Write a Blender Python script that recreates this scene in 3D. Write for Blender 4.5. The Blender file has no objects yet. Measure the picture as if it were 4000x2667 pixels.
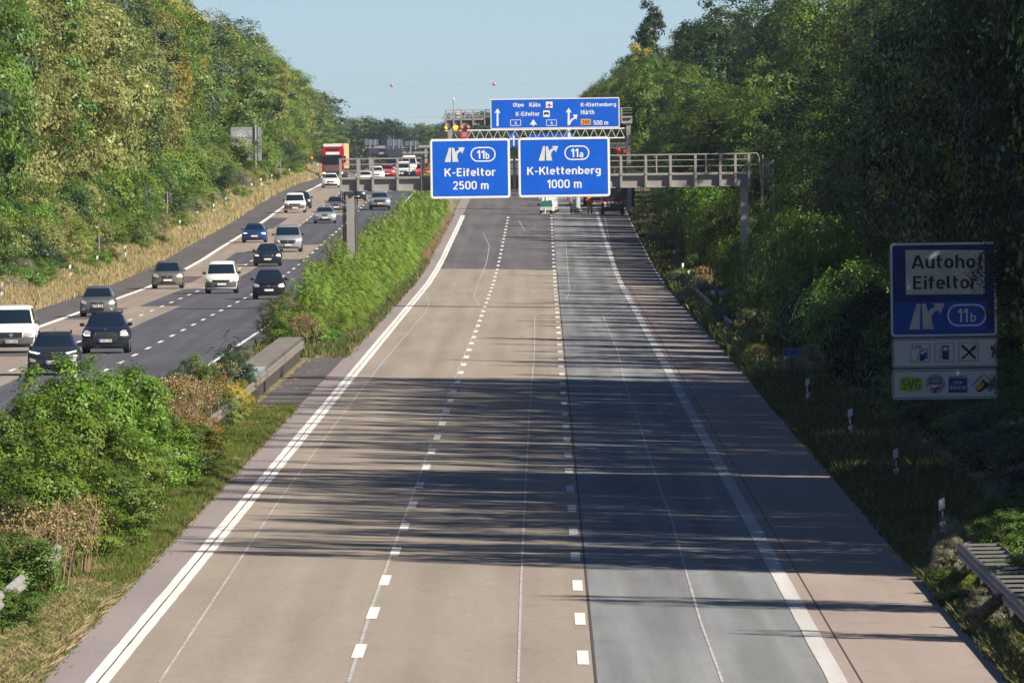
import bpy, bmesh, math, random
import numpy as np
import mathutils.noise as mnoise
from mathutils import Vector, Matrix

rnd = random.Random(7)
SC = bpy.context.scene

# ------------------------------------------------------------------ camera, sky, sun, exposure
ROLL, FS, CAMH = 0.0139, 53000.0, 8.174          # focal length in pixels of a 4000 px wide frame
PITCH = math.atan(771.1 / FS)
cam_data = bpy.data.cameras.new('camera')
cam = bpy.data.objects.new('camera', cam_data)
SC.collection.objects.link(cam)
cam_data.sensor_width = 36.0
cam_data.lens = FS / 4000 * 36
cam_data.clip_start = 1.0
cam_data.clip_end = 20000
cam.matrix_world = Matrix.Translation((0, 0, CAMH)) @ Matrix.Rotation(math.pi / 2 - PITCH, 4, 'X') @ Matrix.Rotation(-ROLL, 4, 'Z')
SC.camera = cam

SUN_DIR = Vector((1.70, -1.10, 1.36)).normalized()     # towards the sun: right, behind the camera
sun_el = math.asin(SUN_DIR.z)
sun_az = math.atan2(SUN_DIR.x, SUN_DIR.y)
world = bpy.data.worlds.new('World')
SC.world = world
world.use_nodes = True
wn = world.node_tree
sky = wn.nodes.new('ShaderNodeTexSky')
sky.sky_type = 'NISHITA'
sky.sun_disc = False
sky.sun_elevation = sun_el
sky.sun_rotation = sun_az
sky.air_density = 0.62
sky.dust_density = 0.0
sky.ozone_density = 3.2
sky.altitude = 2500
bg = wn.nodes['Background']
bg.inputs['Strength'].default_value = 0.053
wn.links.new(sky.outputs[0], bg.inputs['Color'])
sl = bpy.data.lights.new('sun', 'SUN')
sl.energy = 5.0
sl.angle = math.radians(0.53)
sl.color = (1.0, 0.90, 0.76)
so = bpy.data.objects.new('sun', sl)
SC.collection.objects.link(so)
so.rotation_euler = SUN_DIR.to_track_quat('Z', 'Y').to_euler()
so.location = (60, -60, 60)
SC.view_settings.view_transform = 'Standard'
SC.view_settings.look = 'None'
SC.view_settings.gamma = 1
SC.view_settings.use_curve_mapping = False
SC.view_settings.exposure = 0.75
SC.cycles.volume_step_rate = 4
SC.cycles.volume_max_steps = 64
SC.cycles.max_bounces = 6
SC.cycles.diffuse_bounces = 2
SC.cycles.transparent_max_bounces = 8

# ------------------------------------------------------------------ the road's own geometry
def RX(Y):                      # X of the near carriageway's left edge line
    return -6.42 + 0.0026 * (Y - 220) - max(0.0, Y - 1300) ** 2 / 180000.0
HY = [0, 800, 871, 930, 986, 1060, 1133, 1225, 1331, 1435, 1600, 1700, 2000, 3000, 4000, 20000]
HZ = [0, 0.0, 0.22, 0.55, 0.98, 1.47, 2.02, 2.85, 3.70, 4.22, 4.50, 4.50, 4.0, 1.5, 0.0, 0.0]
def hz(Y):
    return float(np.interp(Y, HY, HZ))
GU = [-1500, -300, -60, -32, -27, -22, -20.5, -19.2, -19.0, -4.8, -4.6, -3.0, -1.0, -0.8, 14.1, 14.3, 16.5, 22, 40, 300, 1500]
GZ = [10, 9, 5.5, 3.9, 2.4, 1.0, 0.45, 0.0, -0.12, -0.12, 0.0, 0.06, 0.02, -0.12, -0.45, -0.37, -0.33, 0.2, 2.2, 6, 10]
def ground(u, Y):
    fl = 1.0
    return hz(Y) + float(np.interp(u, GU, GZ)) * fl
def roadz(u):
    return -0.025 * u if u > -1.2 else 0.0
def on_ground(u, Y, dz=0.0):
    return Vector((RX(Y) + u, Y, ground(u, Y) + dz))
def on_road(u, Y, dz=0.0):
    return Vector((RX(Y) + u, Y, hz(Y) + roadz(u) + dz))
def W(px, py, Y, k=1.0):
    """world X, Z of pixel (px, py) of the 4000 px photograph at distance Y"""
    x, y = px - 2000, py - 1333.5
    c, s = math.cos(ROLL), math.sin(ROLL)
    xd, yd = x * c - y * s, y * c + x * s
    dY = math.cos(PITCH) * FS - math.sin(PITCH) * yd
    dZ = -math.sin(PITCH) * FS - math.cos(PITCH) * yd
    return xd * Y / dY, CAMH + dZ * Y / dY
def Y_from_u(px, py, u):
    Y = 700.0
    for _ in range(60):
        X, Z = W(px, py, Y)
        r = (RX(Y) + u) / (X / Y)
        Y = 0.5 * Y + 0.5 * r
    return Y

# ------------------------------------------------------------------ materials
MATS = {}
def newmat(name):
    m = bpy.data.materials.new(name)
    m.use_nodes = True
    nt = m.node_tree
    return m, nt, nt.nodes['Principled BSDF']
def N(nt, t, **kw):
    n = nt.nodes.new(t)
    for k, v in kw.items():
        setattr(n, k, v)
    return n
def plain(name, col, rough=0.6, metal=0.0, var=0.0, scale=3.0, spec=0.5, coat=0.0, emit=None, es=0.0):
    if name in MATS: return MATS[name]
    m, nt, p = newmat(name)
    p.inputs['Base Color'].default_value = (*col, 1)
    p.inputs['Roughness'].default_value = rough
    p.inputs['Metallic'].default_value = metal
    p.inputs['Specular IOR Level'].default_value = spec
    p.inputs['Coat Weight'].default_value = coat
    if var > 0:
        tc = N(nt, 'ShaderNodeTexCoord')
        nz = N(nt, 'ShaderNodeTexNoise'); nz.inputs['Scale'].default_value = scale; nz.inputs['Detail'].default_value = 6
        nt.links.new(tc.outputs['Object'], nz.inputs['Vector'])
        mr = N(nt, 'ShaderNodeMapRange'); mr.inputs[1].default_value = 0.3; mr.inputs[2].default_value = 0.7
        mr.inputs[3].default_value = 1 - var; mr.inputs[4].default_value = 1 + var * 0.6
        nt.links.new(nz.outputs['Fac'], mr.inputs['Value'])
        mx = N(nt, 'ShaderNodeMix', data_type='RGBA', blend_type='MULTIPLY'); mx.inputs[0].default_value = 1
        mx.inputs[6].default_value = (*col, 1)
        nt.links.new(mr.outputs[0], mx.inputs[7])
        nt.links.new(mx.outputs[2], p.inputs['Base Color'])
    if emit:
        p.inputs['Emission Color'].default_value = (*emit, 1)
        p.inputs['Emission Strength'].default_value = es
    MATS[name] = m
    return m

def road_mat(name, col, col2, blotch=0.5, grain=0.16, streak=0.12, rough=0.85, tracks=None, spec=0.3, tk=0.13):
    """col/col2: the two tones of the slab; long streaks along the driving direction, grain, stains, crossing joints"""
    m, nt, p = newmat(name)
    L = nt.links
    tc = N(nt, 'ShaderNodeTexCoord')
    def noise(sx, sy, sz, sc, det, lo, hi, a, b, rgh=0.5):
        mp = N(nt, 'ShaderNodeMapping'); mp.inputs['Scale'].default_value = (sx, sy, sz)
        L.new(tc.outputs['Object'], mp.inputs['Vector'])
        nz = N(nt, 'ShaderNodeTexNoise'); nz.inputs['Scale'].default_value = sc; nz.inputs['Detail'].default_value = det
        nz.inputs['Roughness'].default_value = rgh
        L.new(mp.outputs[0], nz.inputs['Vector'])
        mr = N(nt, 'ShaderNodeMapRange'); mr.inputs[1].default_value = lo; mr.inputs[2].default_value = hi
        mr.inputs[3].default_value = a; mr.inputs[4].default_value = b
        L.new(nz.outputs['Fac'], mr.inputs['Value'])
        return mr.outputs[0]
    base = N(nt, 'ShaderNodeMix', data_type='RGBA')
    base.inputs[6].default_value = (*col, 1); base.inputs[7].default_value = (*col2, 1)
    L.new(noise(1, 0.10, 1, 0.35, 5, 0.35, 0.65, 0, blotch * 2 if blotch < .5 else 1), base.inputs[0])
    cur = base.outputs[2]
    for f in (noise(1, 0.012, 1, 1.6, 4, 0.3, 0.7, 1 - streak, 1 + streak),
              noise(1, 0.3, 1, 9, 8, 0.3, 0.7, 1 - grain, 1 + grain, 0.75),
              noise(1, 0.25, 1, 1.1, 8, 0.55, 0.8, 1.0, 0.80, 0.7)):
        mx = N(nt, 'ShaderNodeMix', data_type='RGBA', blend_type='MULTIPLY'); mx.inputs[0].default_value = 1
        L.new(cur, mx.inputs[6]); L.new(f, mx.inputs[7]); cur = mx.outputs[2]
    if tracks:      # rubber laid down in the two wheel paths of every lane
        off, per = tracks
        at = N(nt, 'ShaderNodeAttribute', attribute_name='across')
        def M(op, a, b=None):
            n = N(nt, 'ShaderNodeMath', operation=op)
            for k, x in enumerate((a, b)):
                if x is None: continue
                if isinstance(x, (int, float)): n.inputs[k].default_value = x
                else: L.new(x, n.inputs[k])
            return n.outputs[0]
        t = M('FLOORED_MODULO', M('SUBTRACT', at.outputs['Fac'], off), per)
        d = M('ABSOLUTE', M('SUBTRACT', M('ABSOLUTE', M('SUBTRACT', t, per / 2)), 0.86))
        mr = N(nt, 'ShaderNodeMapRange', interpolation_type='SMOOTHSTEP'); mr.inputs[1].default_value = 0.0; mr.inputs[2].default_value = 0.55; mr.inputs[3].default_value = 1.0; mr.inputs[4].default_value = 0.0
        L.new(d, mr.inputs['Value'])
        nz_ = noise(0.6, 0.02, 1, 1.0, 4, 0.3, 0.7, 0.3, 1.6)
        f = M('SUBTRACT', 1.0, M('MULTIPLY', M('MULTIPLY', mr.outputs[0], nz_), tk))
        mx = N(nt, 'ShaderNodeMix', data_type='RGBA', blend_type='MULTIPLY'); mx.inputs[0].default_value = 1
        L.new(cur, mx.inputs[6]); L.new(f, mx.inputs[7]); cur = mx.outputs[2]
    L.new(cur, p.inputs['Base Color'])
    p.inputs['Roughness'].default_value = rough
    p.inputs['Specular IOR Level'].default_value = spec
    MATS[name] = m
    return m

def leaf_mat(name, a, b, c=None, trans=0.3, rough=0.42, spec=0.32):
    """two leaf tones picked leaf by leaf, a third (dry) tone for a few, and a drift from plant to plant"""
    m, nt, p = newmat(name)
    L = nt.links
    at = N(nt, 'ShaderNodeAttribute', attribute_name='tint')
    oi = N(nt, 'ShaderNodeObjectInfo')
    mx = N(nt, 'ShaderNodeMix', data_type='RGBA')
    mx.inputs[6].default_value = (*a, 1); mx.inputs[7].default_value = (*b, 1)
    L.new(at.outputs['Fac'], mx.inputs[0])
    cur = mx.outputs[2]
    if c:
        mr = N(nt, 'ShaderNodeMapRange'); mr.inputs[1].default_value = 0.90; mr.inputs[2].default_value = 0.95
        L.new(at.outputs['Fac'], mr.inputs['Value'])
        m2 = N(nt, 'ShaderNodeMix', data_type='RGBA'); m2.inputs[7].default_value = (*c, 1)
        L.new(mr.outputs[0], m2.inputs[0]); L.new(cur, m2.inputs[6]); cur = m2.outputs[2]
    hs = N(nt, 'ShaderNodeHueSaturation')
    r1 = N(nt, 'ShaderNodeMapRange'); r1.inputs[3].default_value = 0.485; r1.inputs[4].default_value = 0.52
    r2 = N(nt, 'ShaderNodeMapRange'); r2.inputs[3].default_value = 0.8; r2.inputs[4].default_value = 1.25
    L.new(oi.outputs['Random'], r1.inputs['Value']); L.new(oi.outputs['Random'], r2.inputs['Value'])
    L.new(r1.outputs[0], hs.inputs['Hue']); L.new(r2.outputs[0], hs.inputs['Value'])
    L.new(cur, hs.inputs['Color'])
    L.new(hs.outputs[0], p.inputs['Base Color'])
    p.inputs['Roughness'].default_value = rough
    p.inputs['Specular IOR Level'].default_value = spec
    tr = N(nt, 'ShaderNodeBsdfTranslucent'); L.new(hs.outputs[0], tr.inputs['Color'])
    ms = N(nt, 'ShaderNodeMixShader'); ms.inputs[0].default_value = trans
    L.new(p.outputs[0], ms.inputs[1]); L.new(tr.outputs[0], ms.inputs[2])
    L.new(ms.outputs[0], nt.nodes['Material Output'].inputs['Surface'])
    MATS[name] = m
    return m

# ------------------------------------------------------------------ object helpers
COL = SC.collection
def link(name, me, parent=None, mat=None, loc=None, rot=None):
    o = bpy.data.objects.new(name, me)
    COL.objects.link(o)
    if mat and me and not me.materials: me.materials.append(mat)
    if parent: o.parent = parent
    if loc is not None: o.location = loc
    if rot is not None: o.rotation_euler = rot
    return o
def root(name, label, cat, loc=(0, 0, 0), rz=0.0, group=None):
    o = bpy.data.objects.new(name, None)
    COL.objects.link(o)
    o.location = loc; o.rotation_euler = (0, 0, rz)
    o['label'] = label; o['category'] = cat
    if group: o['group'] = group
    return o
def tag(o, label=None, cat=None, group=None, kind=None):
    if label: o['label'] = label
    if cat: o['category'] = cat
    if group: o['group'] = group
    if kind: o['kind'] = kind
    return o
def copy_tree(o, parent=None):
    c = o.copy(); COL.objects.link(c)
    if parent: c.parent = parent
    for ch in list(o.children): copy_tree(ch, c)
    return c

class MB:
    """collects faces; build() links them as one mesh object"""
    def __init__(s): s.v = []; s.f = []
    def add(s, vs, fs):
        n = len(s.v); s.v += [tuple(v) for v in vs]; s.f += [tuple(i + n for i in f) for f in fs]; return s
    def box(s, x0, x1, y0, y1, z0, z1):
        return s.add([(x0,y0,z0),(x1,y0,z0),(x1,y1,z0),(x0,y1,z0),(x0,y0,z1),(x1,y0,z1),(x1,y1,z1),(x0,y1,z1)],
                     [(0,3,2,1),(4,5,6,7),(0,1,5,4),(1,2,6,5),(2,3,7,6),(3,0,4,7)])
    def bar(s, a, b, r, n=6, r2=None, cap=True):
        a, b = Vector(a), Vector(b); d = (b - a)
        if d.length < 1e-6: return s
        q = d.to_track_quat('Z', 'Y'); r2 = r if r2 is None else r2
        vs = []
        for p, rr in ((a, r), (b, r2)):
            for i in range(n):
                t = 2 * math.pi * (i + .5) / n
                vs.append(p + q @ Vector((rr * math.cos(t), rr * math.sin(t), 0)))
        fs = [(i, (i + 1) % n, n + (i + 1) % n, n + i) for i in range(n)]
        if cap: fs += [tuple(range(n - 1, -1, -1)), tuple(range(n, 2 * n))]
        return s.add(vs, fs)
    def tube(s, pts, r, n=6):
        for i in range(len(pts) - 1): s.bar(pts[i], pts[i + 1], r, n)
        return s
    def prism(s, pts, y0, y1):
        """outline in x,z extruded along y"""
        n = len(pts)
        vs = [(p[0], y0, p[1]) for p in pts] + [(p[0], y1, p[1]) for p in pts]
        fs = [tuple(range(n)), tuple(range(2 * n - 1, n - 1, -1))] + [(i, n + i, n + (i + 1) % n, (i + 1) % n) for i in range(n)]
        return s.add(vs, fs)
    def ring(s, outer, inner, y0, y1):
        n = len(outer)
        vs = [(p[0], y0, p[1]) for p in outer] + [(p[0], y0, p[1]) for p in inner] + [(p[0], y1, p[1]) for p in outer] + [(p[0], y1, p[1]) for p in inner]
        fs = []
        for i in range(n):
            j = (i + 1) % n
            fs += [(i, j, n + j, n + i), (2*n + i, 2*n + j, j, i), (n + i, n + j, 3*n + j, 3*n + i)]
        return s.add(vs, fs)
    def sphere(s, c, r, n=8, m=6, sc=(1, 1, 1)):
        vs = []; fs = []
        for i in range(m + 1):
            a = math.pi * i / m
            for j in range(n):
                b = 2 * math.pi * j / n
                vs.append((c[0] + r*sc[0]*math.sin(a)*math.cos(b), c[1] + r*sc[1]*math.sin(a)*math.sin(b), c[2] + r*sc[2]*math.cos(a)))
        for i in range(m):
            for j in range(n):
                k = (j + 1) % n
                fs.append((i*n + j, (i+1)*n + j, (i+1)*n + k, i*n + k))
        return s.add(vs, fs)
    def mesh(s, name, smooth=False):
        me = bpy.data.meshes.new(name)
        me.from_pydata(s.v, [], s.f)
        if smooth:
            me.polygons.foreach_set('use_smooth', [True] * len(me.polygons))
        me.update()
        return me
    def build(s, name, mat, parent=None, loc=None, smooth=False, bevel=0.0, rot=None):
        me = s.mesh(name, smooth)
        if bevel > 0:
            bm = bmesh.new(); bm.from_mesh(me)
            bmesh.ops.remove_doubles(bm, verts=bm.verts, dist=1e-5)
            bmesh.ops.recalc_face_normals(bm, faces=bm.faces)
            bmesh.ops.bevel(bm, geom=list(bm.edges), offset=bevel, segments=2, affect='EDGES', clamp_overlap=True)
            bm.to_mesh(me); bm.free()
        me.materials.append(mat)
        return link(name, me, parent, None, loc, rot)

def rrect(x0, x1, z0, z1, r, n=4):
    pts = []
    for cx, cz, a0 in ((x1 - r, z1 - r, 0), (x0 + r, z1 - r, 90), (x0 + r, z0 + r, 180), (x1 - r, z0 + r, 270)):
        for i in range(n + 1):
            a = math.radians(a0 + 90 * i / n)
            pts.append((cx + r * math.cos(a), cz + r * math.sin(a)))
    return pts[::-1]

# ------------------------------------------------------------------ plain engineering lettering built from strokes
def _a(cx, cy, rx, ry, a0, a1, n=9):
    return [(cx + rx * math.cos(math.radians(a0 + (a1 - a0) * i / n)), cy + ry * math.sin(math.radians(a0 + (a1 - a0) * i / n))) for i in range(n + 1)]
def _glyphs():
    t, T, m = .07, .93, .66
    g = {}
    def rr(x0, x1, y0, y1, r):   # closed rounded loop
        return _a(x1-r, y1-r, r, r, 0, 90, 5) + _a(x0+r, y1-r, r, r, 90, 180, 5) + _a(x0+r, y0+r, r, r, 180, 270, 5) + _a(x1-r, y0+r, r, r, 270, 360, 5) + [(x1, y1 - r)]
    g['A'] = (.64, [[(.03, 0), (.29, .97)], [(.35, .97), (.61, 0)], [(.13, .26), (.51, .26)]])
    g['B'] = (.60, [[(t, 0), (t, T), (.30, T)] + _a(.30, .72, .21, .21, 90, -90) + [(t, .51)], [(.32, .51)] + _a(.32, .29, .23, .22, 90, -90) + [(t, t)]])
    g['C'] = (.58, [_a(.30, .70, .22, .23, 20, 180) + _a(.30, .30, .22, .23, 180, 340)])
    g['E'] = (.52, [[(.48, T), (t, T), (t, t), (.48, t)], [(t, .52), (.43, .52)]])
    g['G'] = (.60, [_a(.30, .70, .22, .23, 20, 180) + _a(.30, .30, .22, .23, 180, 360) + [(.52, .46), (.32, .46)]])
    g['H'] = (.60, [[(t, 0), (t, 1)], [(.53, 0), (.53, 1)], [(t, .52), (.53, .52)]])
    g['I'] = (.14, [[(t, 0), (t, 1)]])
    g['J'] = (.42, [[(.34, 1), (.34, .28)] + _a(.18, .24, .16, .17, 0, -150)])
    g['K'] = (.60, [[(t, 0), (t, 1)], [(.54, 1), (.10, .42)], [(.25, .60), (.56, 0)]])
    g['L'] = (.46, [[(t, 1), (t, t), (.44, t)]])
    g['N'] = (.60, [[(t, 0), (t, 1)], [(t, .92), (.53, .08)], [(.53, 0), (.53, 1)]])
    g['O'] = (.60, [rr(t, .53, t, T, .22)])
    g['P'] = (.56, [[(t, 0), (t, T), (.28, T)] + _a(.28, .69, .22, .24, 90, -90) + [(t, .45)]])
    g['R'] = (.58, [[(t, 0), (t, T), (.28, T)] + _a(.28, .69, .22, .24, 90, -90) + [(t, .45)], [(.28, .45), (.52, 0)]])
    g['S'] = (.54, [_a(.27, .73, .20, .20, 30, 270, 10) + _a(.27, .29, .21, .22, 90, -150, 10)])
    g['T'] = (.56, [[(0, T), (.56, T)], [(.28, 0), (.28, .86)]])
    g['U'] = (.60, [[(t, 1), (t, .28)] + _a(.30, .28, .23, .21, 180, 360) + [(.53, 1)]])
    g['V'] = (.60, [[(.04, 1), (.29, .03)], [(.32, .03), (.56, 1)]])
    g['W'] = (.86, [[(.04, 1), (.23, .03)], [(.26, .05), (.42, .95)], [(.45, .95), (.60, .05)], [(.63, .03), (.82, 1)]])
    g['Z'] = (.54, [[(.04, T), (.48, T), (.06, t), (.50, t)]])
    g['a'] = (.48, [_a(.24, .50, .17, .17, 150, 0, 6) + [(.41, 0)], [(.41, .40)] + [(.22, .40)] + _a(.22, .235, .15, .165, 90, 270, 6) + [(.41, .07)]])
    g['b'] = (.50, [[(t, 0), (t, 1)], [(t, .28)] + [(t, .45)] + _a(.25, .47, .18, .19, 180, 0, 6) + _a(.25, .26, .18, .19, 0, -180, 6)])
    g['c'] = (.46, [_a(.25, .47, .18, .19, 30, 180, 6) + _a(.25, .26, .18, .19, 180, 330, 6)])
    g['e'] = (.50, [[(.09, .37), (.43, .37), (.43, .45)] + _a(.25, .47, .18, .19, 0, 180, 6) + _a(.25, .26, .18, .19, 180, 325, 6)])
    g['f'] = (.34, [[(.14, 0), (.14, .78)] + _a(.29, .78, .15, .15, 180, 95, 4), [(0, .66), (.32, .66)]])
    g['g'] = (.50, [[(.43, .45)] + _a(.25, .47, .18, .19, 0, 180, 6) + _a(.25, .30, .18, .19, 180, 360, 6), [(.43, .72), (.43, -.05)] + _a(.25, -.05, .18, .16, 0, -140, 6)])
    g['h'] = (.50, [[(t, 0), (t, 1)], [(t, .44)] + _a(.25, .47, .18, .19, 180, 0, 6) + [(.43, 0)]])
    g['i'] = (.14, [[(t, 0), (t, .70)], [(t, .84), (t, 1)]])
    g['k'] = (.46, [[(t, 0), (t, 1)], [(.42, .72), (.11, .32)], [(.22, .45), (.44, 0)]])
    g['l'] = (.22, [[(t, 1), (t, .20)] + _a(.20, .20, .13, .13, 180, 265, 4)])
    g['m'] = (.80, [[(t, 0), (t, .72)], [(t, .46)] + _a(.235, .48, .165, .18, 180, 0, 6) + [(.40, 0)], [(.40, .46)] + _a(.565, .48, .165, .18, 180, 0, 6) + [(.73, 0)]])
    g['n'] = (.50, [[(t, 0), (t, .72)], [(t, .44)] + _a(.25, .47, .18, .19, 180, 0, 6) + [(.43, 0)]])
    g['o'] = (.50, [_a(.25, .47, .18, .19, 0, 180, 6) + _a(.25, .26, .18, .19, 180, 360, 6) + [(.43, .47)]])
    g['p'] = (.50, [[(t, -.24), (t, .72)], [(t, .45)] + _a(.25, .47, .18, .19, 180, 0, 6) + _a(.25, .26, .18, .19, 0, -180, 6)])
    g['r'] = (.34, [[(t, 0), (t, .72)], [(t, .42)] + _a(.25, .47, .18, .19, 180, 60, 5)])
    g['s'] = (.42, [_a(.21, .515, .15, .145, 30, 270, 8) + _a(.21, .215, .15, .155, 90, -150, 8)])
    g['t'] = (.34, [[(.12, .96), (.12, .22)] + _a(.27, .22, .15, .15, 180, 275, 4), [(0, .66), (.32, .66)]])
    g['u'] = (.50, [[(t, .72), (t, .26)] + _a(.25, .26, .18, .19, 180, 360, 6), [(.43, .72), (.43, 0)]])
    g['w'] = (.66, [[(.04, .72), (.18, .03)], [(.20, .05), (.32, .67)], [(.34, .67), (.46, .05)], [(.48, .03), (.62, .72)]])
    g['x'] = (.46, [[(.04, .72), (.42, 0)], [(.42, .72), (.04, 0)]])
    for a, b in (('Ä', 'A'), ('ö', 'o'), ('ü', 'u')):
        w, s = g[b]; c = w / 2; y = 1.14 if b == 'A' else .93
        g[a] = (w, s + [[(c - .14, y - .07), (c - .14, y + .07)], [(c + .14, y - .07), (c + .14, y + .07)]])
    g['-'] = (.34, [[(.03, .42), (.31, .42)]])
    g[','] = (.16, [[(.10, .14), (.04, -.12)]])
    g['.'] = (.14, [[(.07, 0), (.07, .14)]])
    g['0'] = g['O'] = (.56, [rr(t, .49, t, T, .21)])
    g['1'] = (.34, [[(.02, .70), (.23, .95)], [(.25, 0), (.25, 1)]])
    g['2'] = (.54, [_a(.27, .71, .20, .22, 165, 0, 8) + [(.45, .58), (.08, t), (.50, t)]])
    g['3'] = (.54, [_a(.26, .72, .19, .21, 150, -80, 8), _a(.26, .29, .21, .22, 80, -150, 8)])
    g['4'] = (.56, [[(.34, 1), (.06, .26), (.54, .26)], [(.40, 0), (.40, .50)]])
    g['5'] = (.54, [[(.46, T), (.12, T), (.09, .55)] + _a(.26, .33, .21, .26, 110, -150, 10)])
    g['6'] = (.54, [[(.36, 1), (.12, .50)] , _a(.27, .29, .20, .22, 0, 360, 14)])
    g['7'] = (.52, [[(.03, T), (.46, T), (.18, 0)]])
    g['8'] = (.54, [_a(.27, .73, .18, .20, 0, 360, 14), _a(.27, .29, .21, .22, 0, 360, 14)])
    g['9'] = (.54, [[(.18, 0), (.42, .50)], _a(.27, .71, .20, .22, 0, 360, 14)])
    return g
GLYPH = _glyphs()
def stroke_text(txt, weight=.14):
    """list of ribbons (pairs of left/right points) for a line of text, cap height 1"""
    out = []; x = 0.0
    for ch in txt:
        if ch == ' ': x += .34; continue
        w, strokes = GLYPH[ch]
        for k, s in enumerate(strokes):
            P = [Vector((p[0] + x, p[1])) for p in s]
            Q = [P[0]]
            for p in P[1:]:
                if (p - Q[-1]).length > 1e-4: Q.append(p)
            L = []; R_ = []; closed = (Q[0] - Q[-1]).length < 1e-3
            for i, p in enumerate(Q):
                a = Q[i-1] if i else (Q[-2] if closed else None); b = Q[i+1] if i < len(Q) - 1 else (Q[1] if closed else None)
                d0 = (p - a).normalized() if a is not None else None; d1 = (b - p).normalized() if b is not None else None
                if d0 is None: d0 = d1
                if d1 is None: d1 = d0
                n0 = Vector((-d0.y, d0.x)); n1 = Vector((-d1.y, d1.x)); n = n0 + n1
                if n.length < .2: n = n0
                n.normalize(); k_ = min(1.6, 1 / max(.4, n.dot(n0)))
                L.append(p + n * weight / 2 * k_); R_.append(p - n * weight / 2 * k_)
            out.append((L, R_, k))
        x += w + .115
    return out
def text_mesh(txt, x0, x1, z0, z1, depth=0.012, bold=0.0, xfit=True):
    """text whose ink fills the box x0..x1, z0..z1, facing -Y"""
    rib = stroke_text(txt, .14 + bold)
    allp = [q for L, R_, k in rib for q in L + R_]
    lx, hx = min(p.x for p in allp), max(p.x for p in allp); ly, hy = min(p.y for p in allp), max(p.y for p in allp)
    sx = (x1 - x0) / (hx - lx); sz = (z1 - z0) / (hy - ly)
    mb = MB()
    for L, R_, k in rib:
        n = len(L); y = -depth - .0007 * k
        f = lambda p, yy: (x0 + (p.x - lx) * sx, yy, z0 + (p.y - ly) * sz)
        vs = [f(p, y) for p in L] + [f(p, y) for p in R_] + [f(p, 0) for p in L] + [f(p, 0) for p in R_]
        fs = []
        for i in range(n - 1):
            fs += [(i, i+1, n+i+1, n+i), (2*n+i, 2*n+i+1, i+1, i), (n+i, n+i+1, 3*n+i+1, 3*n+i)]
        fs += [(0, n, 3*n, 2*n), (n-1, 3*n-1, 4*n-1, 2*n-1)]
        mb.add(vs, fs)
    return mb.mesh('lettering')
def text(parent, txt, x0, x1, z0, z1, y, mat, bold=0.01, depth=0.012, name='lettering'):
    me = text_mesh(txt, x0, x1, z0, z1, depth, bold)
    me.materials.append(mat)
    return link(name, me, parent, None, (0, y, 0))

# ------------------------------------------------------------------ palette
concrete_tan = road_mat('concrete_tan', (0.345, 0.300, 0.252), (0.300, 0.262, 0.220), 0.5, 0.14, 0.08, tracks=(0.0, 3.8), tk=.09)
concrete_pink = road_mat('concrete_pink', (0.310, 0.270, 0.268), (0.27, 0.238, 0.240), 0.5, 0.10, 0.06)
concrete_grey = road_mat('concrete_grey', (0.252, 0.262, 0.266), (0.195, 0.207, 0.222), 0.6, 0.10, 0.24, tracks=(0.0, 3.8), tk=.20)
concrete_shoulder = road_mat('concrete_shoulder', (0.370, 0.310, 0.270), (0.32, 0.270, 0.245), 0.5, 0.10, 0.06)
asphalt_worn = road_mat('asphalt_worn', (0.140, 0.130, 0.138), (0.112, 0.105, 0.115), 0.5, 0.12, 0.14, tracks=(0.0, 3.8), tk=-.10)
asphalt_blue = road_mat('asphalt_blue', (0.100, 0.101, 0.124), (0.082, 0.084, 0.106), 0.5, 0.12, 0.14, tracks=(-5.8, 3.58), tk=-.12)
asphalt_shoulder = road_mat('asphalt_shoulder', (0.135, 0.124, 0.128), (0.105, 0.098, 0.104), 0.5, 0.12, 0.08)
concrete_old = road_mat('concrete_old', (0.34, 0.285, 0.245), (0.27, 0.232, 0.205), 0.5, 0.12, 0.14)
paint_white = road_mat('paint_white', (0.82, 0.81, 0.79), (0.72, 0.71, 0.69), 0.5, 0.08, 0.10)
paint_worn = road_mat('paint_worn', (0.60, 0.59, 0.58), (0.45, 0.45, 0.45), 0.5, 0.10, 0.14)
paint_trace = plain('paint_trace', (0.46, 0.45, 0.45), 0.8, var=0.3, scale=0.8)
joint_dark = plain('joint_dark', (0.07, 0.06, 0.055), 0.9)
steel_grey = plain('steel_grey', (0.31, 0.30, 0.295), 0.55, 0.15, var=0.12, scale=1.2)
steel_dark = plain('steel_dark', (0.07, 0.075, 0.08), 0.6)
galv = plain('galvanised', (0.42, 0.41, 0.40), 0.5, 0.35, var=0.25, scale=2.0)
galv_brown = plain('weathered_rail', (0.22, 0.195, 0.172), 0.65, 0.15, var=0.3, scale=2.0)
sign_blue = plain('sign_blue', (0.0035, 0.105, 0.62), 0.45, var=0.10, scale=0.9, spec=0.3)
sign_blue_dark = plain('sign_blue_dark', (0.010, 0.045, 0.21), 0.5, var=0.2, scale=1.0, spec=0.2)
sign_blue_mid = plain('sign_blue_mid', (0.008, 0.10, 0.50), 0.5, var=0.1, scale=1.0, spec=0.2)
sign_white = plain('sign_white', (0.80, 0.80, 0.78), 0.5, var=0.06, scale=2)
sign_cream = plain('sign_cream', (0.62, 0.64, 0.58), 0.6, var=0.15, scale=2)
sign_back = plain('sign_back', (0.30, 0.34, 0.37), 0.5, 0.3, var=0.15, scale=1)
black_flat = plain('black_flat', (0.012, 0.012, 0.014), 0.6)
sign_orange = plain('sign_orange', (0.80, 0.33, 0.02), 0.5)
rubber = plain('rubber', (0.014, 0.014, 0.015), 0.8)
rim_mat = plain('rim_metal', (0.35, 0.35, 0.36), 0.35, 0.8)
glass_dark = plain('glass_dark', (0.008, 0.018, 0.032), 0.06, 0.0, spec=0.9)
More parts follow.
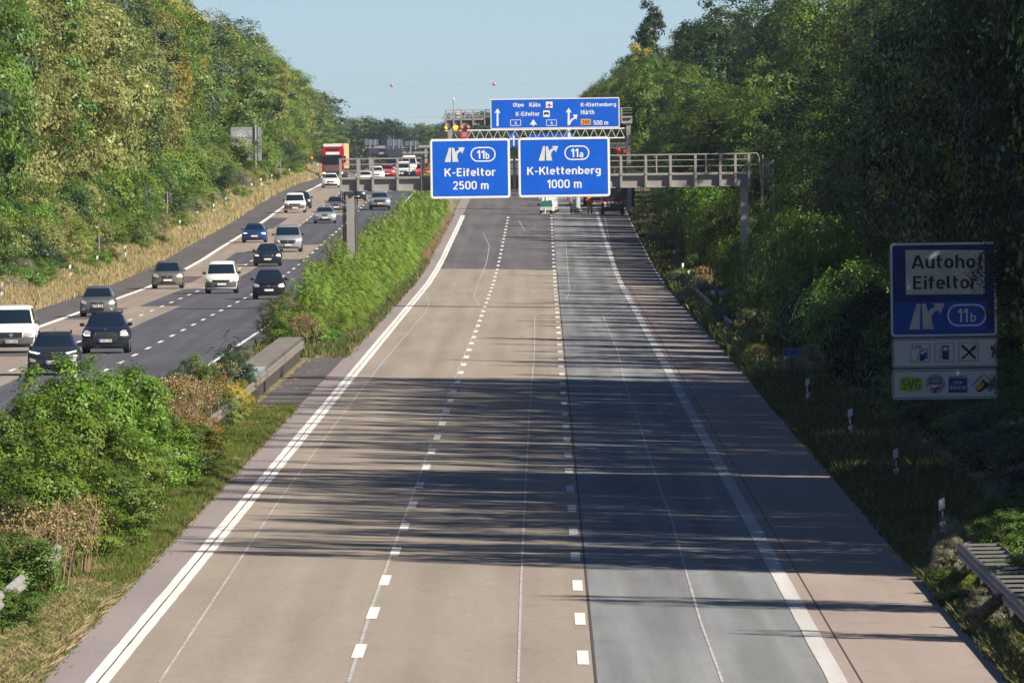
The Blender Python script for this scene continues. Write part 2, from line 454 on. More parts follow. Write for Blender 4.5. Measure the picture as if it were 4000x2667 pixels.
lamp_glass = plain('lamp_glass', (0.75, 0.76, 0.78), 0.15, 0.5)
chrome = plain('chrome', (0.6, 0.61, 0.63), 0.2, 0.9)
trim_black = plain('trim_black', (0.020, 0.022, 0.026), 0.45)
trim_grey = plain('trim_grey', (0.09, 0.09, 0.095), 0.6)
led_white = plain('led_white', (0.9, 0.9, 0.9), 0.3, emit=(1, 0.97, 0.92), es=1.1)
plate_white = plain('plate_white', (0.72, 0.72, 0.70), 0.5)
plate_blue = plain('plate_blue', (0.01, 0.06, 0.5), 0.5)
amber_lit = plain('amber_lit', (0.9, 0.5, 0.05), 0.4, emit=(1.0, 0.42, 0.02), es=1.3)
amber_dull = plain('amber_dull', (0.55, 0.20, 0.03), 0.4)
red_paint = plain('red_paint', (0.60, 0.02, 0.03), 0.5)
bark = plain('bark', (0.13, 0.105, 0.08), 0.9, var=0.4, scale=3)
twig = plain('dry_twig', (0.34, 0.25, 0.15), 0.9, var=0.3, scale=3)
skin = plain('skin', (0.45, 0.26, 0.18), 0.6)

LEAF = {
 'green':  leaf_mat('leaf_green', (0.068, 0.140, 0.024), (0.155, 0.240, 0.044), (0.26, 0.25, 0.06)),
 'bright': leaf_mat('leaf_bright', (0.100, 0.185, 0.024), (0.195, 0.285, 0.040), (0.28, 0.28, 0.07)),
 'olive':  leaf_mat('leaf_olive', (0.125, 0.170, 0.042), (0.29, 0.315, 0.090), (0.42, 0.39, 0.13)),
 'tan':    leaf_mat('leaf_tan', (0.170, 0.200, 0.060), (0.38, 0.375, 0.135), (0.48, 0.39, 0.13)),
 'dark':   leaf_mat('leaf_dark', (0.024, 0.062, 0.024), (0.055, 0.105, 0.035), (0.10, 0.13, 0.05)),
 'blue':   leaf_mat('leaf_bluegreen', (0.045, 0.090, 0.050), (0.095, 0.145, 0.075), (0.14, 0.17, 0.09)),
 'yellow': leaf_mat('leaf_yellow', (0.30, 0.24, 0.04), (0.42, 0.34, 0.06), (0.45, 0.26, 0.05)),
 'shade':  leaf_mat('leaf_painted_shade', (0.012, 0.034, 0.015), (0.030, 0.062, 0.022), (0.09, 0.11, 0.035), trans=0.15, spec=0.12),  # shade of the right wood painted into near-black leaf tones
 'shade_bright': leaf_mat('leaf_painted_sun', (0.045, 0.092, 0.020), (0.20, 0.28, 0.050), (0.38, 0.38, 0.07), trans=0.25, spec=0.25),  # sunlit foliage of the right wood painted as lighter leaf tones
 'frond':  leaf_mat('leaf_feather', (0.120, 0.205, 0.030), (0.25, 0.36, 0.055), (0.34, 0.38, 0.08)),
 'silver': leaf_mat('leaf_silver', (0.21, 0.22, 0.15), (0.33, 0.33, 0.24), (0.42, 0.40, 0.28)),
 'brown':  leaf_mat('seed_brown', (0.20, 0.12, 0.06), (0.34, 0.22, 0.12), (0.42, 0.30, 0.17), trans=0.2),
}
grass_dry = leaf_mat('grass_dry', (0.34, 0.265, 0.145), (0.52, 0.415, 0.245), (0.26, 0.28, 0.10), trans=0.3)
grass_green = leaf_mat('grass_green', (0.095, 0.165, 0.028), (0.20, 0.28, 0.055), (0.38, 0.29, 0.11), trans=0.3)
grass_mid = leaf_mat('grass_mid', (0.070, 0.095, 0.030), (0.15, 0.165, 0.05), (0.36, 0.29, 0.14), trans=0.3)

def ground_mat():
    m, nt, p = newmat('verge_soil'); L = nt.links
    tc = N(nt, 'ShaderNodeTexCoord')
    n1 = N(nt, 'ShaderNodeTexNoise'); n1.inputs['Scale'].default_value = 0.35; n1.inputs['Detail'].default_value = 8
    n2 = N(nt, 'ShaderNodeTexNoise'); n2.inputs['Scale'].default_value = 4.0; n2.inputs['Detail'].default_value = 8
    L.new(tc.outputs['Object'], n1.inputs['Vector']); L.new(tc.outputs['Object'], n2.inputs['Vector'])
    r = N(nt, 'ShaderNodeValToRGB'); e = r.color_ramp.elements
    e[0].position = 0.38; e[0].color = (0.085, 0.105, 0.032, 1); e[1].position = 0.62; e[1].color = (0.30, 0.22, 0.12, 1)
    L.new(n1.outputs['Fac'], r.inputs[0])
    mr = N(nt, 'ShaderNodeMapRange'); mr.inputs[1].default_value = .25; mr.inputs[2].default_value = .75; mr.inputs[3].default_value = .6; mr.inputs[4].default_value = 1.35
    L.new(n2.outputs['Fac'], mr.inputs['Value'])
    mx = N(nt, 'ShaderNodeMix', data_type='RGBA', blend_type='MULTIPLY'); mx.inputs[0].default_value = 1
    L.new(r.outputs[0], mx.inputs[6]); L.new(mr.outputs[0], mx.inputs[7]); L.new(mx.outputs[2], p.inputs['Base Color'])
    p.inputs['Roughness'].default_value = 0.95
    return m
soil = ground_mat()

# ------------------------------------------------------------------ ground and road surfaces
def ysteps(a, b, st=12.0):
    n = max(1, int(math.ceil((b - a) / st)))
    return [a + (b - a) * i / n for i in range(n + 1)]
def terrain():
    ys = [-200, 0, 120] + ysteps(180, 2400, 15) + ysteps(2450, 4500, 100) + [6000, 9000]
    us = []
    for a, b in zip(GU[:-1], GU[1:]):
        us.append(a)
        if b - a > 3 and abs(a) < 70: us += [a + (b - a) * t for t in (0.33, 0.66)]
    us.append(GU[-1])
    mb = MB()
    vs = []
    r = random.Random(3)
    for Y in ys:
        for u in us:
            j = 0.0
            if u > 18 or u < -23: j = r.uniform(-.15, .15)
            vs.append((RX(min(Y, 4500)) + u, Y, ground(u, Y) + j))
    n = len(us)
    fs = [(i*n + j, i*n + j + 1, (i+1)*n + j + 1, (i+1)*n + j) for i in range(len(ys) - 1) for j in range(n - 1)]
    mb.add(vs, fs)
    tag(mb.build('ground', soil, smooth=True), kind='structure')
terrain()
def strip(name, mat, u0, u1, Y0, Y1, dz=0.0, parent=None, st=12.0, label=None, top=True):
    mb = MB(); ys = ysteps(Y0, Y1, st); vs = []
    for Y in ys:
        a = u0(Y) if callable(u0) else u0
        b = u1(Y) if callable(u1) else u1
        vs += [on_road(a, Y, dz), on_road(b, Y, dz)]
    fs = [(2*i, 2*i+1, 2*i+3, 2*i+2) for i in range(len(ys) - 1)]
    mb.add(vs, fs)
    o = mb.build(name, mat, parent)
    at = o.data.attributes.new('across', 'FLOAT', 'POINT')
    at.data.foreach_set('value', np.array([q_ for Y in ys for q_ in ((u0(Y) if callable(u0) else u0), (u1(Y) if callable(u1) else u1))], np.float32))
    if not parent and top: tag(o, kind='structure')
    return o
# near carriageway
strip('road', concrete_tan, 0.0, 7.66, 60, 872)
strip('road', asphalt_worn, 0.0, 7.66, 872, 4200)
strip('road', concrete_grey, 7.66, 11.60, 60, 4200)
strip('road', concrete_shoulder, 11.60, 14.2, 60, 800)
strip('road', asphalt_worn, 11.60, 14.2, 800, 4200)
strip('road', concrete_pink, -0.86, 0.0, 60, 4200)
# opposite carriageway
strip('road', asphalt_blue, -12.05, -4.75, 60, 900)
strip('road', asphalt_blue, -12.9, -4.75, 900, 4200)
strip('road', concrete_old, -16.70, -12.05, 60, 900)
strip('road', concrete_old, -16.70, -12.9, 900, 4200)
strip('road', asphalt_shoulder, -19.2, -16.70, 60, 4200)
# repairs in the old concrete and the asphalt
for i, (a, b, y0, y1, m) in enumerate([(-16.4, -14.6, 655, 700, asphalt_shoulder), (-14.2, -12.05, 705, 790, asphalt_blue), (-16.3, -14.5, 820, 850, asphalt_shoulder),
        (-14.9, -12.06, 905, 960, asphalt_blue), (-16.3, -14.8, 1085, 1150, asphalt_blue), (-14.0, -12.1, 560, 600, asphalt_shoulder), (-12.6, -9.6, 1160, 1300, concrete_old),
        (-16.2, -13.4, 540, 556, asphalt_shoulder), (-12.0, -9.5, 925, 990, concrete_old)]):
    strip('pavement_patch', m, a, b, y0, y1, 0.004)
# crossing through the median
strip('median_crossing', asphalt_shoulder, -4.75, -0.86, 425, 522, 0.03)

# markings
def marking(name, label, items, mat, cat='road marking', group=None):
    r = root(name, label, cat, (0, 0, 0), 0, group)
    return r
def line(u, w, Y0, Y1, mat, dz=0.008, st=12, parent=None, ragged=0.0, seed=1):
    rr = random.Random(seed)
    mb = MB(); ys = ysteps(Y0, Y1, st); vs = []
    for Y in ys:
        j = rr.uniform(-ragged, ragged); k = rr.uniform(-ragged, ragged)
        vs += [on_road(u - w/2 + j, Y, dz), on_road(u + w/2 + k, Y, dz)]
    mb.add(vs, [(2*i, 2*i+1, 2*i+3, 2*i+2) for i in range(len(ys) - 1)])
    return mb.build('edge_line' if w > .1 else 'trace_line', mat, parent)
def mark(o): return tag(o, kind='structure')
mark(line(-0.09, 0.165, 60, 1150, paint_white, st=3, ragged=.008, seed=2))
mark(line(0.105, 0.165, 60, 1150, paint_white, st=3, ragged=.008, seed=3))
mark(line(11.45, 0.30, 60, 1180, paint_worn, st=6, ragged=.01))
mark(line(14.02, 0.10, 800, 1250, paint_worn, st=6))
mark(line(-16.55, 0.32, 60, 1700, paint_white, st=6, ragged=.01))
mark(line(-5.80, 0.16, 60, 1700, paint_white, st=6, ragged=.006))
strip('edge_crack', joint_dark, 0.006, 0.022, 60, 870, 0.009)
strip('road_joint', joint_dark, 11.82, 11.845, 60, 800, 0.006)
strip('road_joint', joint_dark, 7.655, 7.70, 60, 860, 0.006)
def dashes(u, w, first, Y0, Y1, ln=6.0, sp=18.0, mat=paint_white):
    me = None
    Y = first
    while Y > Y0: Y -= sp
    Y += sp
    while Y < Y1:
        mb = MB(); a = on_road(u, Y); L = ln
        ys = ysteps(0, L, 3)
        vs = []
        for t in ys: vs += [on_road(u - w/2, Y + t, 0.008) - a, on_road(u + w/2, Y + t, 0.008) - a]
        mb.add(vs, [(2*i, 2*i+1, 2*i+3, 2*i+2) for i in range(len(ys) - 1)])
        mark(mb.build('lane_dash', mat, None, a))
        Y += sp
# first dash (front end) seen at the foot of the photo
dashes(3.84, 0.19, 219.3, 190, 1150)
dashes(7.50, 0.19, 217.5, 190, 1170)
dashes(-9.40, 0.16, 500, 470, 1450)
dashes(-12.98, 0.16, 503, 470, 1450)
# thin traced lines left on the slabs
def trace(pts, w=0.045, mat=paint_trace):
    P = []
    for (x, y) in pts:
        px, py = x * 1.70068, y * 1.70068
        Y = 400.0
        for _ in range(50):
            X, Z = W(px, py, Y)
            t = (hz(Y) + roadz(X - RX(Y)) - CAMH) / (Z - CAMH)
            Y = 0.5 * Y + 0.5 * Y * t
        X, Z = W(px, py, Y)
        P.append((X - RX(Y), Y))
    mb = MB(); vs = []
    Q = []
    for (a, b) in zip(P[:-1], P[1:]):
        n = max(1, int(abs(b[1] - a[1]) / 8))
        Q += [(a[0] + (b[0] - a[0]) * i / n, a[1] + (b[1] - a[1]) * i / n) for i in range(n)]
    Q.append(P[-1])
    for (u, Y) in Q: vs += [on_road(u - w/2, Y, 0.006), on_road(u + w/2, Y, 0.006)]
    fs = []
    for i in range(len(Q) - 1):
        fs.append((2*i, 2*i+1, 2*i+3, 2*i+2) if Q[i+1][1] > Q[i][1] else (2*i, 2*i+2, 2*i+3, 2*i+1))
    mb.add(vs, fs)
    mark(mb.build('trace_line', mat))
trace([(365, 1567), (500, 1362), (640, 1150), (780, 960), (880, 830), (975, 720), (985, 700), (975, 668)])
trace([(800, 1567), (855, 1390), (905, 1255), (950, 1130), (990, 1020)], 0.06)
trace([(1005, 985), (1030, 905), (1060, 830), (1095, 750), (1108, 712), (1088, 680), (1098, 650), (1118, 600), (1124, 565), (1110, 535)])
trace([(1190, 1567), (1197, 1330), (1208, 1100), (1217, 930), (1228, 800), (1228, 725), (1300, 700)])
trace([(1660, 1567), (1610, 1430), (1575, 1310), (1545, 1200), (1495, 1060), (1468, 970), (1435, 880), (1420, 810), (1385, 725), (1440, 700)])
trace([(1300, 690), (1308, 670), (1304, 620), (1300, 560)])
trace([(1190, 505), (1205, 530), (1290, 560)], 0.05)
trace([(1390, 500), (1400, 560), (1425, 640), (1430, 670)])

# ------------------------------------------------------------------ foliage generators
def leaf_mesh(name, cen, nor, size, tint, wid=0.55, smooth=False):
    n = len(cen)
    nor = nor / (np.linalg.norm(nor, axis=1, keepdims=True) + 1e-9)
    rv = np.random.RandomState(len(cen) + int(abs(cen[0, 0]) * 1000) % 997).normal(size=(n, 3))
    t = np.cross(nor, rv); t /= (np.linalg.norm(t, axis=1, keepdims=True) + 1e-9)
    b = np.cross(nor, t)
    s = size.reshape(-1, 1)
    v = np.empty((n, 4, 3))
    v[:, 0] = cen - t * s * .5
    v[:, 1] = cen - b * s * wid * .5 + nor * s * 0.06
    v[:, 2] = cen + t * s * .5
    v[:, 3] = cen + b * s * wid * .5 + nor * s * 0.06
    return quads(name, v.reshape(-1, 3), n, tint)
def quads(name, v, n, tint):
    me = bpy.data.meshes.new(name)
    me.vertices.add(n * 4); me.vertices.foreach_set('co', v.astype(np.float32).ravel())
    me.loops.add(n * 4); me.loops.foreach_set('vertex_index', np.arange(n * 4, dtype=np.int32))
    me.polygons.add(n); me.polygons.foreach_set('loop_start', np.arange(0, n * 4, 4, dtype=np.int32))
    me.polygons.foreach_set('loop_total', np.full(n, 4, dtype=np.int32))
    at = me.attributes.new('tint', 'FLOAT', 'FACE')
    at.data.foreach_set('value', tint.astype(np.float32))
    me.update(); me.validate()
    return me
def crown_mesh(name, seed, h, r, zlo, nb=30, leaf=0.26, tufts=15, per=26, lump=0.3, brad=0.36, tsp=0.30):
    """crown of boughs, each bough a dome of leaf tufts"""
    R = np.random.RandomState(seed)
    zc, zr = (h + zlo) / 2, (h - zlo) / 2
    ph = R.uniform(0, 6.28, 6)
    C = []; Nn = []; S = []; T = []
    for i in range(nb):
        zz = -0.92 + 1.86 * (i + R.uniform(.2, .8)) / nb
        az = i * 2.399 + R.uniform(-.5, .5)
        q = math.sqrt(max(0.02, 1 - zz * zz))
        f = 1 + lump * (0.5 * math.sin(2*az + ph[0] + 2*zz) + 0.5 * math.sin(3*az + ph[1] - 4*zz)) + R.uniform(-.10, .14)
        if zz > .6: f *= R.uniform(.86, 1.1)
        d = np.array([q*math.cos(az), q*math.sin(az), zz])
        bc = np.array([d[0]*r*.70*f, d[1]*r*.70*f, zc + d[2]*zr*.80*min(f, 1.12)])
        br = brad * r * R.uniform(.75, 1.25)
        bt = R.rand()
        nt_ = int(tufts * R.uniform(.8, 1.2))
        for k in range(nt_):
            td = R.normal(size=3) * .85 + d * .75 + np.array([0, 0, .25]); td /= np.linalg.norm(td)
            tc = bc + td * br * R.uniform(.75, 1.15) * np.array([1, 1, .8])
            n = int(per * R.uniform(.6, 1.4))
            g = R.normal(size=(n, 3)) * tsp * (r / 4.8) ** .5 * np.array([1.1, 1.1, .7])
            g[:, 2] -= .25 * (g[:, 0] ** 2 + g[:, 1] ** 2)
            C.append(tc + g)
            Nn.append(td * 1.0 + d * .3 + np.array([0, 0, .45]) + g * .6 + R.normal(size=(n, 3)) * .33)
            S.append(leaf * R.uniform(.6, 1.25, n))
            T.append(np.clip(bt * .45 + R.rand() * .25 + R.uniform(-.1, .35, n), 0, 1))
    m = int(nb * 60)  # oversized core leaves added inside the crown to block sunlight
    q = R.normal(size=(m, 3)); q /= np.linalg.norm(q, axis=1, keepdims=True)
    q *= R.uniform(0.05, 0.42, (m, 1)) ** 0.55
    C.append(np.stack([q[:, 0] * r, q[:, 1] * r, zc + q[:, 2] * zr * .95], 1)); Nn.append(R.normal(size=(m, 3)) + np.array([.6, -.4, .6])); S.append(leaf * R.uniform(1.5, 2.4, m) * (r / 4.8) ** .3); T.append(R.rand(m) * .6)
    C = np.concatenate(C); Nn = np.concatenate(Nn); S = np.concatenate(S); T = np.concatenate(T)
    C[:, 2] = np.maximum(C[:, 2], 0.05)
    return leaf_mesh(name, C, Nn, S, T)
def trunk_mesh(h, r, seed):
    R = random.Random(seed); mb = MB()
    pts = [Vector((0, 0, -0.6))]
    n = 6
    for i in range(1, n + 1): pts.append(Vector((R.uniform(-.25, .25) * i / 2, R.uniform(-.25, .25) * i / 2, h * i / n)))
    for i in range(n): mb.bar(pts[i], pts[i+1], r * (1 - i / (n + 1)), 7, r * (1 - (i + 1) / (n + 1)), cap=False)
    for i in range(2, n):
        for k in range(3):
            a = R.uniform(0, 6.28); l = h * R.uniform(.18, .3)
            e = pts[i] + Vector((math.cos(a) * l, math.sin(a) * l, l * R.uniform(.5, 1.0)))
            mb.bar(pts[i], e, r * .45 * (1 - i / (n + 1)), 5, r * .12, cap=False)
    return mb.mesh('trunk', True)
def frond_mesh(name, seed, h, r, nfr=70, leaflet=0.16, pairs=11, length=0.95):
    """shoots with long feathered leaves (tree of heaven)"""
    R = np.random.RandomState(seed); V = []; T = []
    nst = max(5, nfr // 9)
    stems = []
    for i in range(nst):
        a = R.uniform(0, 6.28); q = r * math.sqrt(R.rand()) * .8
        hh = h * R.uniform(0.45, 1.0) * (1 - 0.35 * (q / r) ** 2)
        stems.append((np.array([q*math.cos(a), q*math.sin(a), 0]), hh))
    for (b, hh) in stems:
        k = int(nfr / nst * 1.0 + 4)
        for j in range(k):
            z = hh * (0.25 + 0.75 * (j + .5) / k)
            a = R.uniform(0, 6.28); L = length * R.uniform(.6, 1.1)
            d = np.array([math.cos(a), math.sin(a), 0]); up = R.uniform(.25, .9)
            base = b + np.array([0, 0, z]); tt = R.rand()
            side = np.array([-d[1], d[0], 0])
            for i in range(2, pairs + 2):
                t = i / (pairs + 1)
                p = base + d * L * t + np.array([0, 0, 1]) * L * (up * t - 0.75 * t * t)
                tang = d + np.array([0, 0, 1]) * (up - 1.5 * t); tang /= np.linalg.norm(tang)
                for sg in (-1, 1):
                    o = side * sg + tang * .25 + np.array([0, 0, -0.25]); o /= np.linalg.norm(o)
                    ll = leaflet * (1.1 - .45 * abs(t - .45)); w = ll * .17
                    V += [p, p + o*ll*.45 + tang*w, p + o*ll, p + o*ll*.45 - tang*w]
                    T.append(min(1, max(0, tt * .8 + R.uniform(-.15, .25))))
    V = np.array(V); return quads(name, V, len(T), np.array(T))
def stem_cluster(h, r, n, seed, rad=0.012, spread=0.5, branch=4):
    R = random.Random(seed); mb = MB()
    for i in range(n):
        a = R.uniform(0, 6.28); q = r * math.sqrt(R.random()) * .6; hh = h * R.uniform(.6, 1)
        b = Vector((q*math.cos(a), q*math.sin(a), -.05)); e = b + Vector((math.cos(a)*spread*hh*.3, math.sin(a)*spread*hh*.3, hh))
        mb.bar(b, e, rad, 4, rad*.5, cap=False)
        for k in range(branch):
            t = R.uniform(.45, .95); p = b.lerp(e, t); c = R.uniform(0, 6.28); l = hh * .2
            mb.bar(p, p + Vector((math.cos(c)*l*.7, math.sin(c)*l*.7, l)), rad*.5, 3, rad*.25, cap=False)
    return mb.mesh('stems')
def grass_mesh(name, pts, h, spread=0.10, blades=6, seed=1, w=0.012, lean=0.35):
    """pts: (x,y,z,scale) tufts"""
    R = np.random.RandomState(seed); n = len(pts); P = np.repeat(np.array(pts), blades, axis=0); m = len(P)
    a = R.uniform(0, 6.28, m); q = spread * np.sqrt(R.rand(m))
    b = P[:, :3].copy(); b[:, 0] += q*np.cos(a); b[:, 1] += q*np.sin(a)
    hh = h * P[:, 3] * R.uniform(.5, 1.15, m)
    ln = lean * hh * R.uniform(.2, 1.2, m); a2 = R.uniform(0, 6.28, m)
    tip = b + np.stack([ln*np.cos(a2), ln*np.sin(a2), hh], 1)
    mid = b + np.stack([ln*.35*np.cos(a2), ln*.35*np.sin(a2), hh*.6], 1)
    ww = w * R.uniform(.7, 1.5, m); sd = np.stack([ww*np.ones(m), R.uniform(-.5, .5, m)*ww, np.zeros(m)], 1)
    v = np.stack([b - sd, b + sd, mid + sd * .8, tip], 1)      # quad tapering to a tip
    tint = np.clip(np.repeat(R.rand(n), blades) * .7 + R.uniform(-.1, .4, m), 0, 1)
    return quads(name, v.reshape(-1, 3), m, tint)

# prototypes (unlinked meshes)
CROWNS = [crown_mesh('crown', 11, 18, 4.8, 0.6, 34, .34), crown_mesh('crown', 12, 18, 4.3, 0.4, 30, .32, lump=.45),
          crown_mesh('crown', 13, 18, 5.3, 1.0, 38, .36, lump=.25), crown_mesh('crown', 14, 18, 4.6, 1.4, 28, .30, brad=.42, lump=.4),
          crown_mesh('crown', 15, 18, 5.0, 0.5, 32, .38, brad=.40), crown_mesh('crown', 16, 18, 4.5, 0.8, 42, .30, brad=.30, lump=.4)]
CROWNS_FINE = [crown_mesh('crown', 21, 18, 4.8, 1.2, 40, .22, 20, 32, .4, tsp=.28), crown_mesh('crown', 22, 18, 4.4, 0.8, 38, .21, 20, 32, .45, tsp=.26),
               crown_mesh('crown', 23, 18, 5.1, 1.0, 44, .23, 20, 32, .35, tsp=.30)]
TRUNKS = [trunk_mesh(14, 0.28, 5), trunk_mesh(14, 0.22, 6)]
BUSHES = [crown_mesh('foliage', 31, 3.2, 2.4, 0.0, 18, .19, 14, 26, tsp=.26), crown_mesh('foliage', 32, 3.2, 2.0, 0.0, 16, .18, 14, 26, .45, tsp=.24),
          crown_mesh('foliage', 33, 3.2, 2.8, 0.0, 22, .20, 14, 26, tsp=.28)]
BUSH_FINE = [crown_mesh('foliage', 41, 3.0, 1.5, 0.0, 26, .10, 18, 34, .4, tsp=.17), crown_mesh('foliage', 42, 3.0, 1.3, 0.0, 24, .095, 18, 34, .45, tsp=.16),
             crown_mesh('foliage', 43, 3.0, 1.6, 0.0, 28, .10, 18, 34, .35, brad=.30, tsp=.18)]
FRONDS = [frond_mesh('foliage', 51, 3.6, 1.7, 150, 0.20, 12, 1.05), frond_mesh('foliage', 52, 3.6, 1.5, 130, 0.19, 12, 0.95), frond_mesh('foliage', 53, 3.6, 1.8, 160, 0.21, 11, 1.1)]
STEMS = [stem_cluster(2.6, 1.2, 9, 4, .02), stem_cluster(2.6, 1.0, 7, 9, .02)]

def planted(name, cat, part, meshes, loc, h, h0, wid, mat, label, group, seed, stem=None, stem_name='trunk', stem_mat=None, tilt=0.0):
    R = random.Random(seed)
    r = root(name, label, cat, loc, R.uniform(0, 6.28), group)
    k = h / h0
    r.scale = (wid, wid, k)
    c = link(part, meshes[R.randrange(len(meshes))], r)
    if not c.data.materials: c.data.materials.append(LEAF['green'])
    c.material_slots[0].link = 'OBJECT'; c.material_slots[0].material = mat
    if stem:
        t = link(stem_name, stem[R.randrange(len(stem))], r)
        if not t.data.materials: t.data.materials.append(stem_mat or bark)
    return r

# ---- the wood on the left bank
def left_zone(Y):
    if Y < 850: return 'left of the small rectangular sign back'
    if Y < 960: return 'between the rectangular and round sign backs'
    if Y < 1180: return 'behind the round sign back'
    if Y < 1420: return 'before the graffitied sign back'
    if Y < 1700: return 'beyond the graffitied sign back'
    return 'at the far end of the left bank'
words = {'green': 'mid green', 'bright': 'fresh bright green', 'olive': 'olive', 'frond': 'yellow green', 'tan': 'sun-scorched tan', 'dark': 'dark green', 'blue': 'bluish green', 'yellow': 'yellowing', 'shade': 'dark shaded', 'shade_bright': 'dappled light green'}
Y = 730.0; i = 0
RL = random.Random(21)
while Y < 2300:
    st = 8.6 if Y < 1200 else (13 if Y < 1700 else 28)
    base = ['green', 'olive', 'dark', 'bright', 'olive', 'green', 'blue'][i % 7]
    if 830 < Y < 1010 or 1090 < Y < 1160: base = RL.choice(['tan', 'olive', 'tan', 'olive', 'green'])
    if Y < 800: base = RL.choice(['green', 'dark', 'bright', 'dark'])
    if 1190 < Y < 1290: base = RL.choice(['dark', 'green', 'blue'])
    if RL.random() < .05: base = 'yellow' if 1100 < Y < 1600 else base
    hgt = float(np.interp(Y, [700, 1200, 1500, 1900, 2300], [20, 18.5, 16.5, 13.5, 10])) * RL.uniform(.86, 1.08)
    u = (-28.2 if not 1200 < Y < 1440 else -31.0) + RL.uniform(-1.4, 1.0)
    sz = 'tall' if hgt > 18 else ('mid-height' if hgt > 14 else 'low')
    planted('forest_tree', 'tree', 'crown', CROWNS, on_ground(u, Y), hgt * .93, 18, RL.uniform(.85, 1.15), LEAF[base],
            f'{sz} {words[base]} tree in front {left_zone(Y)}', 'front row of the wood on the left bank', i + 100, TRUNKS)
    if i % 2 == 0:
        b2 = RL.choice(['green', 'olive', 'dark', 'bright', 'green'])
        planted('forest_tree', 'tree', 'crown', CROWNS, on_ground(u - 7.5, Y + 3), hgt * 1.02, 18, RL.uniform(.95, 1.2), LEAF[b2],
            f'{words[b2]} tree behind the front row {left_zone(Y)}', 'second row of the wood on the left bank', i + 400, TRUNKS)
    Y += st * RL.uniform(.85, 1.15); i += 1
# low bushes at the foot of the wood
Y = 690.0; i = 0
while Y < 1720:
    st = 4.6 if Y < 1000 else 8.0
    base = RL.choice(['green', 'bright', 'olive', 'green', 'bright', 'dark', 'tan' if Y < 900 else 'olive'])
    hgt = RL.uniform(2.2, 4.6)
    u = -23.2 - RL.uniform(0, 2.2)
    if u > -23.9: hgt *= .6
    if 1230 < Y < 1425: u = -27.6
    sz = 'big' if hgt > 3.6 else ('middling' if hgt > 2.9 else 'small')
    planted('roadside_bush', 'bush', 'foliage', BUSHES, on_ground(u, Y), hgt, 3.2, RL.uniform(.8, 1.15), LEAF[base],
            f'{sz} {words[base]} bush {left_zone(Y)}', 'bushes along the left bank', i + 900, STEMS, 'stems')
    Y += st * RL.uniform(.8, 1.2); i += 1
# ---- the wood on the right, mostly in its own shade, deepened by darker leaf colours
def right_zone(Y):
    if Y < 340: return 'by the lower right guardrail'
    if Y < 430: return 'behind the white service-area sign'
    if Y < 560: return 'beside the 66.8 kilometre plate'
    if Y < 700: return 'behind the long right guardrail'
    if Y < 900: return 'behind the right foot of the near gantry'
    if Y < 1250: return 'behind the roadworks van'
    return 'beyond the far gantry on the right'
Y = 262.0; i = 0
RR = random.Random(5)
while Y < 2300:
    if Y < 465:
        st = 7.5; u = (25.0 if 335 < Y < 395 else 22.7) if Y > 300 else 21.9; hgt = RR.uniform(17, 19) if Y < 298 else RR.uniform(18.5, 21.5)
    elif Y < 640:
        st = 15 if Y > 500 else 9; u = 23; hgt = RR.uniform(9, 15)
    elif Y < 1300:
        st = 17; u = 22.5 if Y < 1000 else 20.0; hgt = RR.uniform(6.5, 13)
    else:
        st = 17; u = 16.9; hgt = float(np.interp(Y, [1300, 1500, 1900, 2300], [14, 13, 12, 9])) * RR.uniform(.9, 1.05)
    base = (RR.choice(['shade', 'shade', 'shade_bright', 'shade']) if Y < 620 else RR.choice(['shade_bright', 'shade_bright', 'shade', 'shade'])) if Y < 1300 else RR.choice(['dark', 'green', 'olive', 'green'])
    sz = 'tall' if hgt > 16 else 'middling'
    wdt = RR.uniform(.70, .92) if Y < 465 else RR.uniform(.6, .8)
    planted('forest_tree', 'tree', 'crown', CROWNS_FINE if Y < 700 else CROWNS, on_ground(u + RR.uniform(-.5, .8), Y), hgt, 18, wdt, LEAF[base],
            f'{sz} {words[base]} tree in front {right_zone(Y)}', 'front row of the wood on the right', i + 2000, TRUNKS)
    if Y < 500:
        for du in (7.0, 14.0):
            if du > 10 and i % 2: continue
            if Y < 465 or du > 10: h2 = RR.uniform(18.5, 21) if Y > 298 else RR.uniform(15.5, 17.5)
            elif i % 2: continue
            else: h2 = RR.uniform(13, 16)
            b2 = RR.choice(['shade', 'shade', 'dark'])
            planted('forest_tree', 'tree', 'crown', CROWNS, on_ground(u + du, Y + RR.uniform(-2, 2)), h2, 18, RR.uniform(.8, 1.0), LEAF[b2],
                f'{words[b2]} tree deeper in the wood {right_zone(Y)}', 'trees deeper in the wood on the right', i + 2600, TRUNKS)
    elif i % 2 == 0 or Y < 1000:
        h2 = float(np.interp(Y, [460, 900, 1300, 1500, 1900, 2300], [17.5, 18, 19, 15.5, 13, 10])) * RR.uniform(.93, 1.05)
        b2 = RR.choice(['shade_bright', 'shade', 'shade_bright', 'dark']) if Y < 1300 else RR.choice(['green', 'olive', 'dark', 'bright'])
        planted('forest_tree', 'tree', 'crown', CROWNS, on_ground(u + (8.5 if Y < 1300 else 7.5), Y + 5), h2, 18, RR.uniform(.75, 1.0), LEAF[b2],
            f'{words[b2]} tree behind the front row {right_zone(Y)}', 'second row of the wood on the right', i + 2400, TRUNKS)
    Y += st * RR.uniform(.8, 1.2); i += 1
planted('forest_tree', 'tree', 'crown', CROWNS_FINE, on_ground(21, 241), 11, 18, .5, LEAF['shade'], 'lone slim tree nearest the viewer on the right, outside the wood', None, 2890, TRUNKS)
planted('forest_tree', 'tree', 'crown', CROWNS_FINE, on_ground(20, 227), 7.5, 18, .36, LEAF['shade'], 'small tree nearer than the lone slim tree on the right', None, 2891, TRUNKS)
POPLAR = [crown_mesh('crown', 71, 18, 2.0, .5, 44, .34, 12, 24, .25, brad=.42, tsp=.30)]
